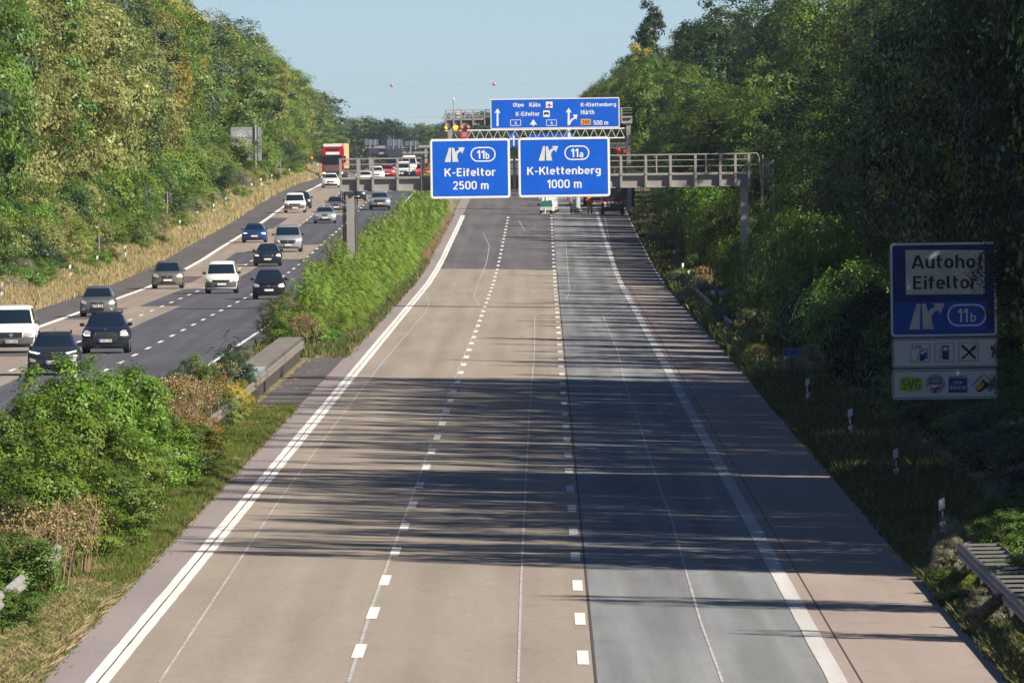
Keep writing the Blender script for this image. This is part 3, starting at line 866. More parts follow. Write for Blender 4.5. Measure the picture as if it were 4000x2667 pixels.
planted('forest_tree', 'tree', 'crown', POPLAR, on_ground(19.6, 1560), 22.5, 18, .85, LEAF['dark'], 'slender dark poplar standing above the wood right of the far gantry', None, 2900)
planted('forest_tree', 'tree', 'crown', POPLAR, on_ground(18.2, 1545), 17.0, 18, .8, LEAF['yellow'], 'yellow-leaved tree below the slender dark poplar', None, 2901)
Y = 300.0; i = 0
while Y < 1250:
    hgt = RR.uniform(2.0, 5.0) if Y > 540 else (RR.uniform(2.0, 3.6) if Y > 420 else RR.uniform(1.4, 2.6))
    if Y < 388: hgt = RR.uniform(.8, 1.2)
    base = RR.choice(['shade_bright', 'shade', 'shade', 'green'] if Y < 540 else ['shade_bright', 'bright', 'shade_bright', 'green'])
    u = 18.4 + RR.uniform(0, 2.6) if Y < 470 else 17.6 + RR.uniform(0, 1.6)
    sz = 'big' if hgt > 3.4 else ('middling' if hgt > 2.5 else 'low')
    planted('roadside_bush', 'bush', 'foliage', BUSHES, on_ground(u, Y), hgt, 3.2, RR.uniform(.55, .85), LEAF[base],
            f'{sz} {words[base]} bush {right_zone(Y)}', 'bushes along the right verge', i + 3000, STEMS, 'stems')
    Y += (3.2 if Y < 470 else (5.0 if Y < 700 else 8.0)) * RR.uniform(.8, 1.2); i += 1
# the far-off wood that closes the view, one hazy mass
FARC = [crown_mesh('crown', 81 + k, 18, 5.0, .4, 26, .75, 12, 13, .35, tsp=.5) for k in range(3)]
def far_wood(places, mat, seed):
    R = np.random.RandomState(seed); V = []; T = []
    for (X, Y_, z, h, w) in places:
        me = FARC[R.randint(3)]; n = len(me.vertices)
        co = np.empty(n * 3, np.float32); me.vertices.foreach_get('co', co); co = co.reshape(-1, 3).astype(float)
        t = np.empty(len(me.polygons), np.float32); me.attributes['tint'].data.foreach_get('value', t)
        a_ = R.uniform(0, 6.28); c_, s_ = math.cos(a_), math.sin(a_)
        V.append(np.stack([X + w * (co[:, 0] * c_ - co[:, 1] * s_), Y_ + w * (co[:, 0] * s_ + co[:, 1] * c_), z + co[:, 2] * h / 18], 1)); T.append(t)
    V = np.concatenate(V); T = np.concatenate(T)
    tag(link('far_wood', quads('far_wood', V, len(T), T), None, mat), kind='stuff')
pl_ = {'green': [], 'blue': [], 'dark': []}
for i in range(26):
    Yt = 2450 + i * 65 + RR.uniform(-15, 15); u = 17 + RR.uniform(0, 7) if i % 2 else -26 - RR.uniform(0, 8)
    p_ = on_ground(u, Yt); pl_[RR.choice(list(pl_))].append((p_.x, p_.y, p_.z, RR.uniform(11, 13.5) if not i % 2 else RR.uniform(12, 15), 1.5))
for i in range(40):
    X = -66 + i * 3.0 + RR.uniform(-1, 1); Yt = 4150 + RR.uniform(-150, 160)
    pl_[RR.choice(list(pl_))].append((X, Yt, .2, 17.5 + 2.2 * math.sin(i * .33 + .6) + RR.uniform(-1.2, 1), 1.5))
    pl_['green'].append((X + 1.5, Yt + 60, .2, 8, 1.4))
for k_, v_ in pl_.items(): far_wood(v_, LEAF[k_], len(v_))

# ---- median planting
RM = random.Random(8)
Y = 572.0; i = 0
while Y < 1500:
    hgt = RM.uniform(2.3, 4.3) if Y < 1200 else RM.uniform(2, 3)
    if 700 < Y < 740: hgt = 2.8
    for side in (0, 1):
        if side == 1 and Y > 1150: continue
        u = (-2.1 if side else -3.0) + RM.uniform(-.25, .25)
        if RM.random() < .10: continue
        b = RM.choice(['frond', 'frond', 'bright', 'frond'])
        planted('median_shrub', 'shrub', 'foliage', FRONDS, on_ground(u, Y + side * 2), hgt * (.82 if side else 1), 3.6, RM.uniform(.46, .60), LEAF[b],
            '%s feather-leaved median shrub %s, on the %s side' % (words[b], 'before the gantry post' if Y < 680 else ('beyond the gantry post' if Y < 1000 else 'far along the median'), 'right' if side else 'left'),
            'feather-leaved shrubs in the median', i + 5000 + side, STEMS, 'stems')
    Y += (3.8 if Y < 900 else 7) * RM.uniform(.85, 1.15); i += 1
def bush(u, Y, h, w, mats, label, meshes=BUSH_FINE, h0=3.0, seed=1, cat='bush', group=None, name='median_bush'):
    return planted(name, cat, 'foliage', meshes, on_ground(u, Y), h, h0, w, LEAF[mats], label, group, seed, STEMS, 'stems')
bush(-3.9, 308, 3.45, .95, 'bright', 'tall leafy bush in the left foreground, its top crossing the dark compact car', seed=1)
bush(-3.3, 286, 3.0, 1.0, 'bright', 'broad leafy bush at the left edge before the white van', seed=2)
bush(-3.4, 326, 3.05, .85, 'bright', 'leafy bush right of the tallest one in the left foreground', seed=3)
bush(-4.4, 276, 2.9, .9, 'bright', 'leafy bush cut by the left edge of the frame', seed=4)
bush(-2.9, 267, 2.2, .85, 'bright', 'low dense bush above the short piece of guardrail', seed=5)
bush(-2.6, 300, 1.8, .8, 'bright', 'low bush spilling towards the grass below the tallest bush', seed=6)
bush(-3.9, 346, 2.5, .8, 'bright', 'darker bush at the right end of the foreground thicket', seed=7)
bush(-2.5, 312, 2.0, .9, 'bright', 'wide leafy bush spilling over the guardrail in the left foreground', seed=101)
bush(-2.4, 282, 1.7, .9, 'green', 'leafy bush covering the guardrail before the tallest bush', seed=102)
bush(-2.3, 268, 1.3, .8, 'bright', 'low bush where the short guardrail piece disappears', seed=103)
bush(-2.3, 340, 1.4, .7, 'green', 'bush hiding the guardrail at the right of the thicket', seed=104)
bush(-2.4, 358, 1.1, .6, 'yellow', 'yellow green bush on the guardrail behind the thicket', seed=105)
bush(-2.7, 255, 1.6, .7, 'olive', 'dull green bush behind the short guardrail piece', seed=106)
bush(-2.7, 238, 1.5, .7, 'green', 'leafy bush at the lower left edge under the thicket', seed=107)
bush(-2.3, 228, .9, .5, 'green', 'low bush in the lower left corner before the guardrail', seed=108)
bush(-2.4, 392, 1.0, .5, 'olive', 'weedy bush on the guardrail between thicket and sapling', seed=109)
bush(-1.75, 333, .75, .45, 'dark', 'small dark green seedling clump on the grass strip', FRONDS, 3.6, seed=8)
bush(-1.7, 322, .6, .40, 'bright', 'small bright green seedling clump on the grass strip', FRONDS, 3.6, seed=9)
bush(-3.3, 372, 1.9, .55, 'olive', 'grey green weedy bush behind the brown seed stalks', seed=10)
bush(-3.4, 398, 2.0, .5, 'green', 'green bush left of the dark sapling', seed=11)
bush(-3.2, 436, 2.5, .38, 'dark', 'upright dark sapling in front of the white edge line', FRONDS, 3.6, seed=12)
bush(-2.9, 428, 1.5, .45, 'blue', 'round dark bush at the foot of the sapling', seed=13)
bush(-2.5, 405, 1.2, .45, 'yellow', 'yellow green weed clump by the ribbed barrier', seed=14)
bush(-2.7, 384, 1.3, .4, 'blue', 'grey blue elder bush beside the barrier', seed=15)
bush(-4.5, 505, .8, .45, 'silver', 'silvery sagebrush beside the far side of the ribbed barrier', seed=16)
bush(-4.3, 488, .7, .40, 'silver', 'second silvery sagebrush, nearer than the first', seed=17)
bush(-2.9, 541, 1.7, .8, 'bright', 'fresh green bush just beyond the end of the ribbed barrier', seed=18)
bush(-2.0, 548, 1.0, .5, 'green', 'low green weed clump by the barrier end', seed=19)
bush(-3.6, 546, 2.2, .6, 'olive', 'brownish bush behind the barrier end', seed=20)
# dry seed stalks
def stalks(u, Y, h, seed, label, n=10, w=1.0):
    r = root('dry_stalks', label, 'dry plant', on_ground(u, Y), 0, 'brown seed stalks')
    link('stems', stem_cluster(h, .5 * w, n, seed, .014, .6, 7), r, twig)
    R = np.random.RandomState(seed); C = []; 
    for k in range(n * 2):
        c = np.array([R.normal()*.35*w, R.normal()*.35*w, h * R.uniform(.6, 1.0)])
        C.append(c + R.normal(size=(45, 3)) * np.array([.13, .13, .07]))
    C = np.concatenate(C); m = len(C)
    me = leaf_mesh('seed_heads', C, R.normal(size=(m, 3)), R.uniform(.03, .07, m), R.rand(m), .7)
    link('seed_heads', me, r, LEAF['brown'])
stalks(-2.15, 248, 1.6, 1, 'brown seed stalks left of the short guardrail piece', 14)
stalks(-2.0, 258, 1.5, 2, 'brown seed stalks right of the short guardrail piece')
stalks(-2.6, 240, 1.5, 3, 'pale dry stalks in the lower left corner')
stalks(-2.9, 360, 2.0, 4, 'tall brown seed stalks right of the foreground thicket', 22, 1.4)
stalks(-2.5, 374, 1.8, 5, 'rusty brown seed stalks beside the grey blue elder', 16)
stalks(-2.1, 352, 1.2, 6, 'bleached dead branch leaning over the grass strip', 4)
stalks(-3.2, 415, 1.5, 7, 'brown stalks behind the yellow green weed clump')
stalks(-2.6, 538, 1.4, 8, 'beige seed stalks beyond the barrier end', 14, 1.3)
stalks(15.7, 745, 1.6, 9, 'rust brown dried weed among the posts by the right guardrail', 10)
RW = random.Random(15)
for i in range(34):
    Yv = 470 + i * 14 + RW.uniform(-5, 5); kd = RW.choice(['silver', 'tan', 'shade_bright', 'silver', 'green'])
    wrd = dict(silver='bleached', tan='straw coloured', shade_bright='light green', green='mid green')[kd]
    planted('verge_weed', 'weed', 'foliage', BUSHES, on_ground(RW.uniform(14.7, 16.6), Yv), RW.uniform(.6, 1.4), 3.2, RW.uniform(.22, .42), LEAF[kd], '%s grassy clump on the right verge %s' % (wrd, right_zone(Yv)), 'grassy clumps on the right verge', 7300 + i, STEMS, 'stems')
for k_, (u, Yv, hh, w_, lb) in enumerate([(16.2, 262, 1.3, .7, 'leafy green bush behind the end of the ladder-like guardrail'), (15.9, 250, .8, .6, 'low leafy creeper growing through the ladder-like guardrail'), (16.6, 246, 1.2, .8, 'leafy bush right of the ladder-like guardrail'), (16.6, 274, 1.5, .8, 'broad leafy bush under the wire mesh panel'), (14.5, 246, .35, .35, 'small green weed in front of the ladder-like guardrail'), (14.6, 254, .5, .3, 'grey green weed beside the pale mugwort')]):
    planted('verge_bush', 'bush', 'foliage', BUSH_FINE, on_ground(u, Yv), hh, 3.0, w_, LEAF['shade_bright'], lb, None, 7400 + k_, STEMS, 'stems')
# pale mugwort by the lower right guardrail
for k, (u, Yv, hh, lb) in enumerate([(14.95, 268, 1.05, 'tall pale mugwort at the end of the lower right guardrail'), (14.75, 262, .8, 'shorter pale mugwort left of the tall one'), (14.6, 236, .7, 'pale mugwort in the lower right corner'),
                                     (14.9, 575, .8, 'pale feathery grass clump where the long right guardrail starts'), (14.8, 990, 1.3, 'bleached grass clump on the far right verge')]):
    bush(u, Yv, hh, .26, 'silver', lb, seed=60 + k, cat='weed', name='mugwort')
RV = random.Random(77)
for i in range(100):
    Yv = 655 + i * 9.6 + RV.uniform(-6, 6); u = -22.4 + RV.uniform(-.8, 1.5); kd = RV.choice(['green', 'bright', 'olive', 'bright', 'silver', 'tan', 'yellow' if i % 9 == 0 else 'green'])
    wrd = dict(green='mid green', bright='fresh green', olive='olive', silver='pale grey green', tan='dry brownish', yellow='yellow flowering')[kd]
    planted('verge_weed', 'weed', 'foliage', BUSHES, on_ground(u, Yv), RV.uniform(.5, 1.35) * (1.2 if Yv > 1100 else 1), 3.2, RV.uniform(.28, .5), LEAF[kd], '%s weed clump in the dry grass %s' % (wrd, left_zone(Yv)), 'weeds in the dry grass of the left verge', 7000 + i, STEMS, 'stems')
# red-brown docks, yellow broom on the left verge
for k, (u, Yv, hh, c, lb) in enumerate([(-21.0, 868, .8, 'brown', 'rust red dock beside the small rectangular sign back'), (-22.3, 1045, 1.3, 'yellow', 'yellow flowering broom right of the round sign back'),
        (-21.6, 700, .9, 'yellow', 'yellow flowering weed at the left edge above the white van'), (-22.6, 1330, 1.2, 'yellow', 'yellow flowering broom left of the big graffitied sign back post')]):
    bush(u, Yv, hh, .42, c, lb, seed=80 + k, cat='weed', name='verge_weed')

# ---- grass
def tufts(u0, u1, Y0, Y1, dens, seed, s0=.6, s1=1.2, gapf=0.0, fade=True):
    R = random.Random(seed); out = []
    A = (u1 - u0) * (Y1 - Y0); n = int(A * dens)
    for _ in range(n):
        u = R.uniform(u0, u1); Y = R.uniform(Y0, Y1)
        if gapf and mnoise.noise(Vector((u * .8, Y * .22, seed))) < gapf - .5: continue
        p = on_ground(u, Y); out.append((p.x, p.y, p.z - .02, R.uniform(s0, s1)))
    return out
def grass(name, pts, mat, h, label_kind='stuff', **kw):
    tag(link(name, grass_mesh(name, pts, h, **kw), None, mat), kind='stuff')
grass('verge_grass', tufts(-22.3, -19.25, 640, 1000, 11, 1, .4, 1.3), grass_dry, .46, spread=.20, blades=8, w=.014, seed=1)
grass('verge_grass', tufts(-22.2, -19.25, 1000, 1720, 5, 2, .4, 1.3), grass_dry, .50, spread=.3, blades=8, w=.022, seed=2)
grass('verge_grass', tufts(-24, -20.0, 640, 1600, 4.2, 3, .5, 1.3, .75), grass_green, .50, spread=.3, blades=9, w=.022, seed=3)
grass('median_grass', tufts(-2.3, -0.84, 200, 424, 95, 4, .5, 1.3, .25), grass_green, .17, spread=.09, blades=7, w=.009, seed=4)
grass('median_grass', tufts(-2.4, -0.80, 200, 424, 55, 5, .5, 1.3), grass_dry, .12, spread=.11, blades=6, w=.010, lean=1.2, seed=5)
grass('median_grass', tufts(-2.5, -1.0, 200, 252, 110, 25, .5, 1.5), grass_dry, .13, spread=.12, blades=7, w=.007, lean=1.6, seed=25)
grass('median_grass', tufts(-1.25, -0.80, 200, 424, 60, 26, .4, 1.2), grass_dry, .09, spread=.10, blades=6, w=.008, lean=1.6, seed=26)
grass('median_grass', tufts(-4.7, -0.82, 523, 900, 9, 6, .5, 1.3), grass_mid, .40, spread=.18, blades=8, w=.018, seed=6)
grass('median_grass', tufts(-2.2, -0.80, 523, 1150, 14, 7, .5, 1.2), grass_dry, .22, spread=.16, blades=6, w=.018, lean=.9, seed=7)
grass('median_grass', tufts(-4.7, -2.2, 200, 424, 10, 8), grass_mid, .5, spread=.18, blades=8, w=.012, seed=8)
grass('verge_grass', tufts(14.25, 16.9, 200, 300, 60, 29, .4, 1.4), grass_mid, .20, spread=.16, blades=10, w=.004, lean=.9, seed=29)
grass('verge_grass', tufts(14.25, 16.9, 300, 470, 32, 9, .4, 1.4), grass_mid, .34, spread=.16, blades=10, w=.006, lean=.6, seed=9)
grass('verge_grass', tufts(14.3, 16.9, 470, 820, 15, 10, .4, 1.4), grass_mid, .48, spread=.20, blades=10, w=.010, lean=.6, seed=10)
grass('verge_grass', tufts(14.3, 17.2, 820, 1300, 5, 11, .5, 1.2), grass_mid, .45, spread=.25, blades=8, w=.03, seed=11)
grass('verge_grass', tufts(14.22, 14.8, 200, 820, 26, 12, .4, 1.1), grass_green, .18, spread=.14, blades=8, w=.008, lean=.6, seed=12)
grass('crossing_litter', tufts(-3.2, -1.2, 430, 522, 3.5, 13, .3, .8, .5), grass_dry, .10, spread=.2, blades=6, w=.012, lean=2.0, seed=13)

# ------------------------------------------------------------------ guardrails
WB = [(0.00, 0.44), (0.035, 0.46), (0.075, 0.50), (0.075, 0.545), (0.03, 0.58), (0.03, 0.61), (0.075, 0.645), (0.075, 0.69), (0.035, 0.73), (0.0, 0.75)]
def beam_mesh(u, Y0, Y1, face, org, z0=0.0, st=4.0, wob=0.0, seed=1):
    R = random.Random(seed)
    mb = MB(); ys = ysteps(Y0, Y1, st); vs = []
    for Y in ys:
        g = on_ground(u, Y) - org; j = R.uniform(-wob, wob)
        for (o, z) in WB: vs.append((g.x + face * o, g.y, g.z + z + z0 + j))
        for (o, z) in WB[::-1]: vs.append((g.x + face * (o - .006), g.y, g.z + z + z0 + j))
    n = len(WB) * 2
    fs = [(i*n + j, i*n + (j+1) % n, (i+1)*n + (j+1) % n, (i+1)*n + j) for i in range(len(ys) - 1) for j in range(n)]
    fs += [tuple(range(n)), tuple(range(len(vs) - 1, len(vs) - 1 - n, -1))]
    mb.add(vs, fs)
    return mb
POST = MB().box(-.03, .03, -.05, .05, -.4, .70).mesh('post')
POST.materials.append(plain('post_dark', (.10, .095, .09), .7, .2))
def guardrail(label, u, Y0, Y1, face, mat, back=None, cover=None, cross=None, every=4.0, group=None, wob=.006):
    org = on_ground(u, Y0)
    r = root('guardrail', label, 'guardrail', org, 0, group)
    beam_mesh(u, Y0, Y1, face, org, wob=wob).build('rail', mat, r)
    if back is not None: beam_mesh(back, Y0, Y1, -face, org, wob=wob, seed=2).build('rail', mat, r)
    Y = Y0 + .6
    while Y < Y1:
        for uu in ([u] if back is None else [u, back]):
            sg = -face if uu == u else face
            link('post', POST, r, None, on_ground(uu, Y) + Vector((sg * .06, 0, 0)) - org)
        Y += every
    if cross:
        a, b, st, m = cross
        Y = a
        cm = MB().box(min(0, back - u), max(0, back - u), -.09, .09, 0, .04).mesh('cross_bar'); cm.materials.append(m)
        while Y < b:
            link('cross_bar', cm, r, None, on_ground(u, Y) + Vector((0, 0, .71)) - org); Y += st
    if cover:
        for (a, b, m, st) in cover:
            Y = a
            # the ribbed lid between the two rails: each trapezoid pan is pressed up in the middle
            mb = MB()
            while Y < b:
                g0 = on_ground(back, Y) - org; g1 = on_ground(u, Y) - org
                x0, x1 = (g0.x, g1.x) if g0.x < g1.x else (g1.x, g0.x); z = g0.z + .76
                w = st
                vs = []
                for (dy, dz) in ((0, 0), (w*.16, .12), (w*.5, .12), (w*.66, 0), (w, 0)):
                    vs += [(x0 - .02, g0.y + dy, z + dz), (x1 + .02, g0.y + dy, z + dz)]
                mb.add(vs, [(2*i, 2*i+1, 2*i+3, 2*i+2) for i in range(4)])
                Y += st
            mb.build('lid', m, r)
    return r
guardrail('weathered double guardrail with a ribbed lid at the median crossing', -2.35, 430, 517, 1, galv_brown, back=-3.2,
          cover=[(452, 517, plain('lid_grey', (.20, .185, .170), .7, .1, var=.3, scale=1.5), 1.5), (433, 449, plain('galv_new', (0.40, 0.47, 0.50), .45, .3, var=.15, scale=2), .9)], every=2.8)
guardrail('grey median guardrail running into the shrubs below the ribbed barrier', -2.3, 262, 430, 1, galv_brown, back=-3.2)
guardrail('short bare piece of silver guardrail at the lower left', -2.25, 200, 262, 1, galv)
guardrail('median guardrail half hidden by the feather-leaved shrubs', -1.75, 590, 900, 1, galv_brown)
guardrail('long weathered guardrail along the right verge by the kilometre plate', 14.95, 582, 800, -1, galv_brown)
guardrail('short guardrail set behind the long one by the kilometre plate', 15.75, 572, 640, -1, galv_brown)
guardrail('guardrail with a ladder of cross bars in the lower right corner', 14.9, 190, 261, -1, galv_brown, back=15.6, cross=(205, 260.5, 2.4, plain('dull_bar', (.20, .20, .20), .6, .2)))
# wire fence panel in the trees at the right edge
fr = root('mesh_fence', 'dark wire mesh fence panel above the lower right guardrail', 'fence', on_ground(16.9, 268))
for i in range(4): MB().bar((-.3 + i * .05, -16 + i * 6, 0), (-.3 + i * .05, -16 + i * 6, 1.75), .03, 6).build('post', plain('fence_post', (.05, .035, .03), .7), fr)
mb = MB()
for z in np.arange(.35, 1.75, .2): mb.bar((-.3, -16, z), (-.15, 2, z), .008, 4)
for i in range(46): mb.bar((-.3 + .0033 * i, -16 + .4 * i, .3), (-.3 + .0033 * i, -16 + .4 * i, 1.7), .005, 3)
mb.build('wire_mesh', galv, fr)

# ------------------------------------------------------------------ delineator posts
def delin_proto():
    h = 1.0
    sh = [(-.06, 0), (.06, 0), (.06, h - .02), (-.06, h - .07)]
    a = MB().prism([(-.06, -.3), (.06, -.3), (.06, .54), (-.06, .49)], -.05, .05).mesh('post'); a.materials.append(sign_white)
    b = MB().prism([(-.062, .49), (.062, .54), (.062, .78), (-.062, .73)], -.052, .052).mesh('black_band'); b.materials.append(black_flat)
    c = MB().prism([(-.06, .73), (.06, .78), (.06, 1.0), (-.06, .95)], -.05, .05).mesh('post_head'); c.materials.append(sign_white)
    d = MB().box(-.022, .022, -.062, -.052, .545, .72).mesh('reflector'); d.materials.append(plain('reflector', (.7, .7, .72), .2, .4))
    return a, b, c, d
DP = delin_proto()
def delineator(loc, label, group, rz=0.0, tilt=0.0):
    r = root('delineator_post', label, 'delineator post', loc, rz, group)
    r.rotation_euler = (0, tilt, rz)
    for me, n in zip(DP, ('post', 'black_band', 'post_head', 'reflector')):
        link(n, me, r)
right_posts = [((2350, 1265), 'cut by the right edge beside the ladder-like guardrail'), ((2166, 1140), 'tall and close above the pale mugwort'), ((2058, 1027), 'second from the viewer on the right verge'),
    ((1953, 935), 'below the white service-area sign, left of its post'), ((1855, 866), 'half buried in grass right of the 66.8 plate'), ((1752, 767), 'hidden in weeds above the 66.8 plate'), ((1691, 714), 'leaning where the long guardrail starts'),
    ((1656, 683), 'between the two guardrails below the 67 plate'), ((1635, 664), 'just left of the 67 plate'), ((1582, 619), 'behind the rust brown dried weed'), ((1569, 603), 'at the far end of the long guardrail'),
    ((1549, 573), 'alone beyond the long guardrail'), ((1490, 500), 'far off in the shade below the gantry beam')]
for (x, y), lb in right_posts:
    u = 15.35
    Y = 500.0
    for _ in range(80):
        X, Z = W(x * 1.70068, y * 1.70068, Y)
        tgt = ground(u, Y) + (1.0 if Y < 1000 else .95)
        Yn = Y * (CAMH - tgt) / (CAMH - Z)
        Y = .5 * Y + .5 * Yn
    X, Z = W(x * 1.70068, y * 1.70068, Y)
    delineator(Vector((X, Y, ground(X - RX(Y), Y) - .02)), 'white delineator post ' + lb, 'delineator posts on the right verge', rnd.uniform(-.3, .3), rnd.uniform(-.04, .04))
left_posts = [((6, 1163), 'at the left edge above the white van'), ((148, 1130), 'second from the left edge'), ((275, 1086), 'third from the left edge'), ((383, 1040), 'in front of the small rectangular sign back'),
    ((489, 1004), 'just right of the small rectangular sign back'), ((569, 970), 'midway between the rectangular and round sign backs'), ((703, 900), 'just right of the round sign back'), ((772, 866), 'second right of the round sign back'),
    ((834, 832), 'third right of the round sign back'), ((882, 801), 'fourth right of the round sign back'), ((938, 774), 'left of the big sign back post by far'), ((985, 747), 'left of the big sign back post'), ((1021, 727), 'below the big sign back post'), ((1061, 712), 'right of the big sign back post'),
    ((1095, 690), 'under the small dark plate'), ((1130, 683), 'right of the small dark plate'), ((1196, 667), 'left of the orange lamp'), ((1242, 664), 'right of the orange lamp beside the truck')]
for (x, y), lb in left_posts:
    u = -20.7
    Y = Y_from_u(x, y, u)
    delineator(on_ground(u, Y), 'white delineator post ' + lb, 'delineator posts on the left verge', rnd.uniform(-.3, .3), rnd.uniform(-.05, .05))

# ------------------------------------------------------------------ sign lettering helpers
class Panel:
    """local frame whose origin is a crop pixel: x right, z up, true metres"""
    def __init__(s, crop, zoom, o, Y, scale=None):
        s.crop, s.zoom, s.o, s.Y = crop, zoom, o, Y
        s.sx, s.sy = crop[0] + o[0] / zoom, crop[1] + o[1] / zoom
        s.X0, s.Z0 = W(s.sx, s.sy, Y)
    def p(s, zx, zy):
        X, Z = W(s.crop[0] + zx / s.zoom, s.crop[1] + zy / s.zoom, s.Y)
        return (X - s.X0, Z - s.Z0)
    def loc(s): return Vector((s.X0, s.Y, s.Z0))
    def t(s, par, txt, x0, y0, x1, y1, y, mat, bold=.012, name='lettering'):
        a = s.p(x0, y1); b = s.p(x1, y0)
        m = s.p((x0 + x1) / 2, (y0 + y1) / 2)
        w, h = (b[0] - a[0]), (b[1] - a[1])
        c0 = s.p(x0, (y0 + y1) / 2)[0]; c1 = s.p(x1, (y0 + y1) / 2)[0]
        hh = s.p((x0 + x1) / 2, y0)[1] - s.p((x0 + x1) / 2, y1)[1]
        return text(par, txt, c0, c1, m[1] - hh / 2, m[1] + hh / 2, y, mat, bold, .008, name)
    def poly(s, par, pts, y, mat, name, d=.008):
        q = [s.p(*a) for a in pts]
        return MB().prism(q, y - d, y).build(name, mat, par)
    def rr(s, x0, y0, x1, y1, r):
        a = s.p(x0, (y0 + y1) / 2)[0]; b = s.p(x1, (y0 + y1) / 2)[0]
        z1 = s.p((x0 + x1) / 2, y0)[1]; z0 = s.p((x0 + x1) / 2, y1)[1]
        return (a, b, z0, z1, r)
def frame(par, box, r, bw, y, mat, name='border', inset=0.0):
    x0, x1, z0, z1 = box[:4]
    o = rrect(x0 + inset, x1 - inset, z0 + inset, z1 - inset, r); i = rrect(x0 + inset + bw, x1 - inset - bw, z0 + inset + bw, z1 - inset - bw, max(.01, r - bw))
    return MB().ring(o, i, y - .006, y).build(name, mat, par)
EXIT_L = [(405, 640), (438, 640), (432, 865), (337, 865)]
EXIT_R = [(448, 640), (484, 640), (505, 710), (535, 682), (572, 665), (543, 638), (652, 636), (612, 735), (592, 694), (560, 712), (537, 745), (535, 785), (555, 862), (460, 862)]
def exit_symbol(P, par, x0, y0, x1, y1, y, mat):
    f = lambda q: (x0 + (q[0] - 337) / (652 - 337) * (x1 - x0), y0 + (q[1] - 636) / (865 - 636) * (y1 - y0))
    P.poly(par, [f(q) for q in EXIT_L], y, mat, 'road_symbol')
    P.poly(par, [f(q) for q in EXIT_R], y, mat, 'arrow_symbol')
def oval(P, par, x0, y0, x1, y1, y, mat, bw=.06, name='number_ring'):
    b = P.rr(x0, y0, x1, y1, 0); r = (b[3] - b[2]) / 2 * .96
    return frame(par, b, r, bw, y, mat, name)

# ------------------------------------------------------------------ near gantry
YG = 685.0
def gantry(Y, xl, xr, zb, zweb, zdeck, zrail, ribs, label, colL, colR, colw, group=None, base_l=None, base_r=None, depth=1.1):
    r = root('sign_gantry', label, 'gantry', (xl, Y, hz(Y)), 0, group)
    L = xr - xl; o = hz(Y)
    zb -= o; zweb -= o; zdeck -= o; zrail -= o
    MB().box(0, L, .10, .62, zb, zweb).build('beam', steel_grey, r)
    MB().box(-.02, L + .02, -.12, depth, zweb, zdeck).build('walkway', steel_grey, r)
    MB().box(0, L, -.02, .10, zb, zb + .04).build('beam_flange', steel_grey, r)
    for (x, w) in ribs:
        MB().box(x - w/2, x + w/2, -.16, .098, zb + .02, zweb - .004).build('rib', steel_grey, r)
        MB().box(x - w/2, x + w/2, -.16, -.10, zdeck - .08, zrail - .06).build('railing_post', steel_grey, r)
    MB().box(0, L, -.17, -.09, zrail - .06, zrail).build('handrail', steel_grey, r)
    MB().box(0, L, depth - .08, depth, zrail - .06, zrail).build('handrail', steel_grey, r)
    for k in (1, 2):
        z = zdeck + (zrail - zdeck) * k / 3
        MB().bar((0, -.13, z), (L, -.13, z), .022, 6).build('middle_rail', steel_grey, r)
        MB().bar((0, depth - .04, z), (L, depth - .04, z), .022, 6).build('middle_rail', steel_grey, r)
    for i in range(int(L / 2.5)): MB().box(1 + i * 2.5, 1.06 + i * 2.5, depth - .07, depth - .01, zdeck, zrail - .06).build('railing_post', steel_grey, r)
    for (x, zbase) in ((colL, base_l), (colR, base_r)):
        if x is None: continue
        x -= xl
        MB().box(x - colw/2, x + colw/2, .14, .58, zbase - o - .3, zb - .14).build('column', steel_grey, r, bevel=.02)
        MB().prism([(x - colw*.75, zb), (x + colw*.75, zb), (x + colw*.55, zb - .13), (x - colw*.55, zb - .13)], .08, .64).build('column_head', steel_grey, r)
    return r
def gx(px, py, Y=YG): return W(px, py, Y)[0]
zb = (W(1600, 745, YG)[1] + W(2700, 731, YG)[1]) / 2
zweb = (W(1500, 702, YG)[1] + W(2700, 681, YG)[1]) / 2
zdeck = (W(1500, 692, YG)[1] + W(2700, 673, YG)[1]) / 2
zrail = (W(1400, 621, YG)[1] + W(2700, 598, YG)[1]) / 2
xl, xr = gx(1326, 720), gx(2935, 690)
ribpx = [1331, 1399, 1457, 1554, 1650, 1747, 1844, 1941, 2010, 2100, 2198, 2300, 2427, 2524, 2620, 2718, 2815, 2874, 2927]
ribs = [(gx(p, 720) - xl, .125) for p in ribpx]
g1 = gantry(YG, xl, xr, zb, zweb, zdeck, zrail, ribs, 'grey steel sign gantry with railed walkway carrying the two large blue exit signs', gx(1368, 850), gx(2908, 800), .40,
            base_l=ground(-2.9, YG), base_r=ground(17, YG))
cx = gx(1368, 850) - xl
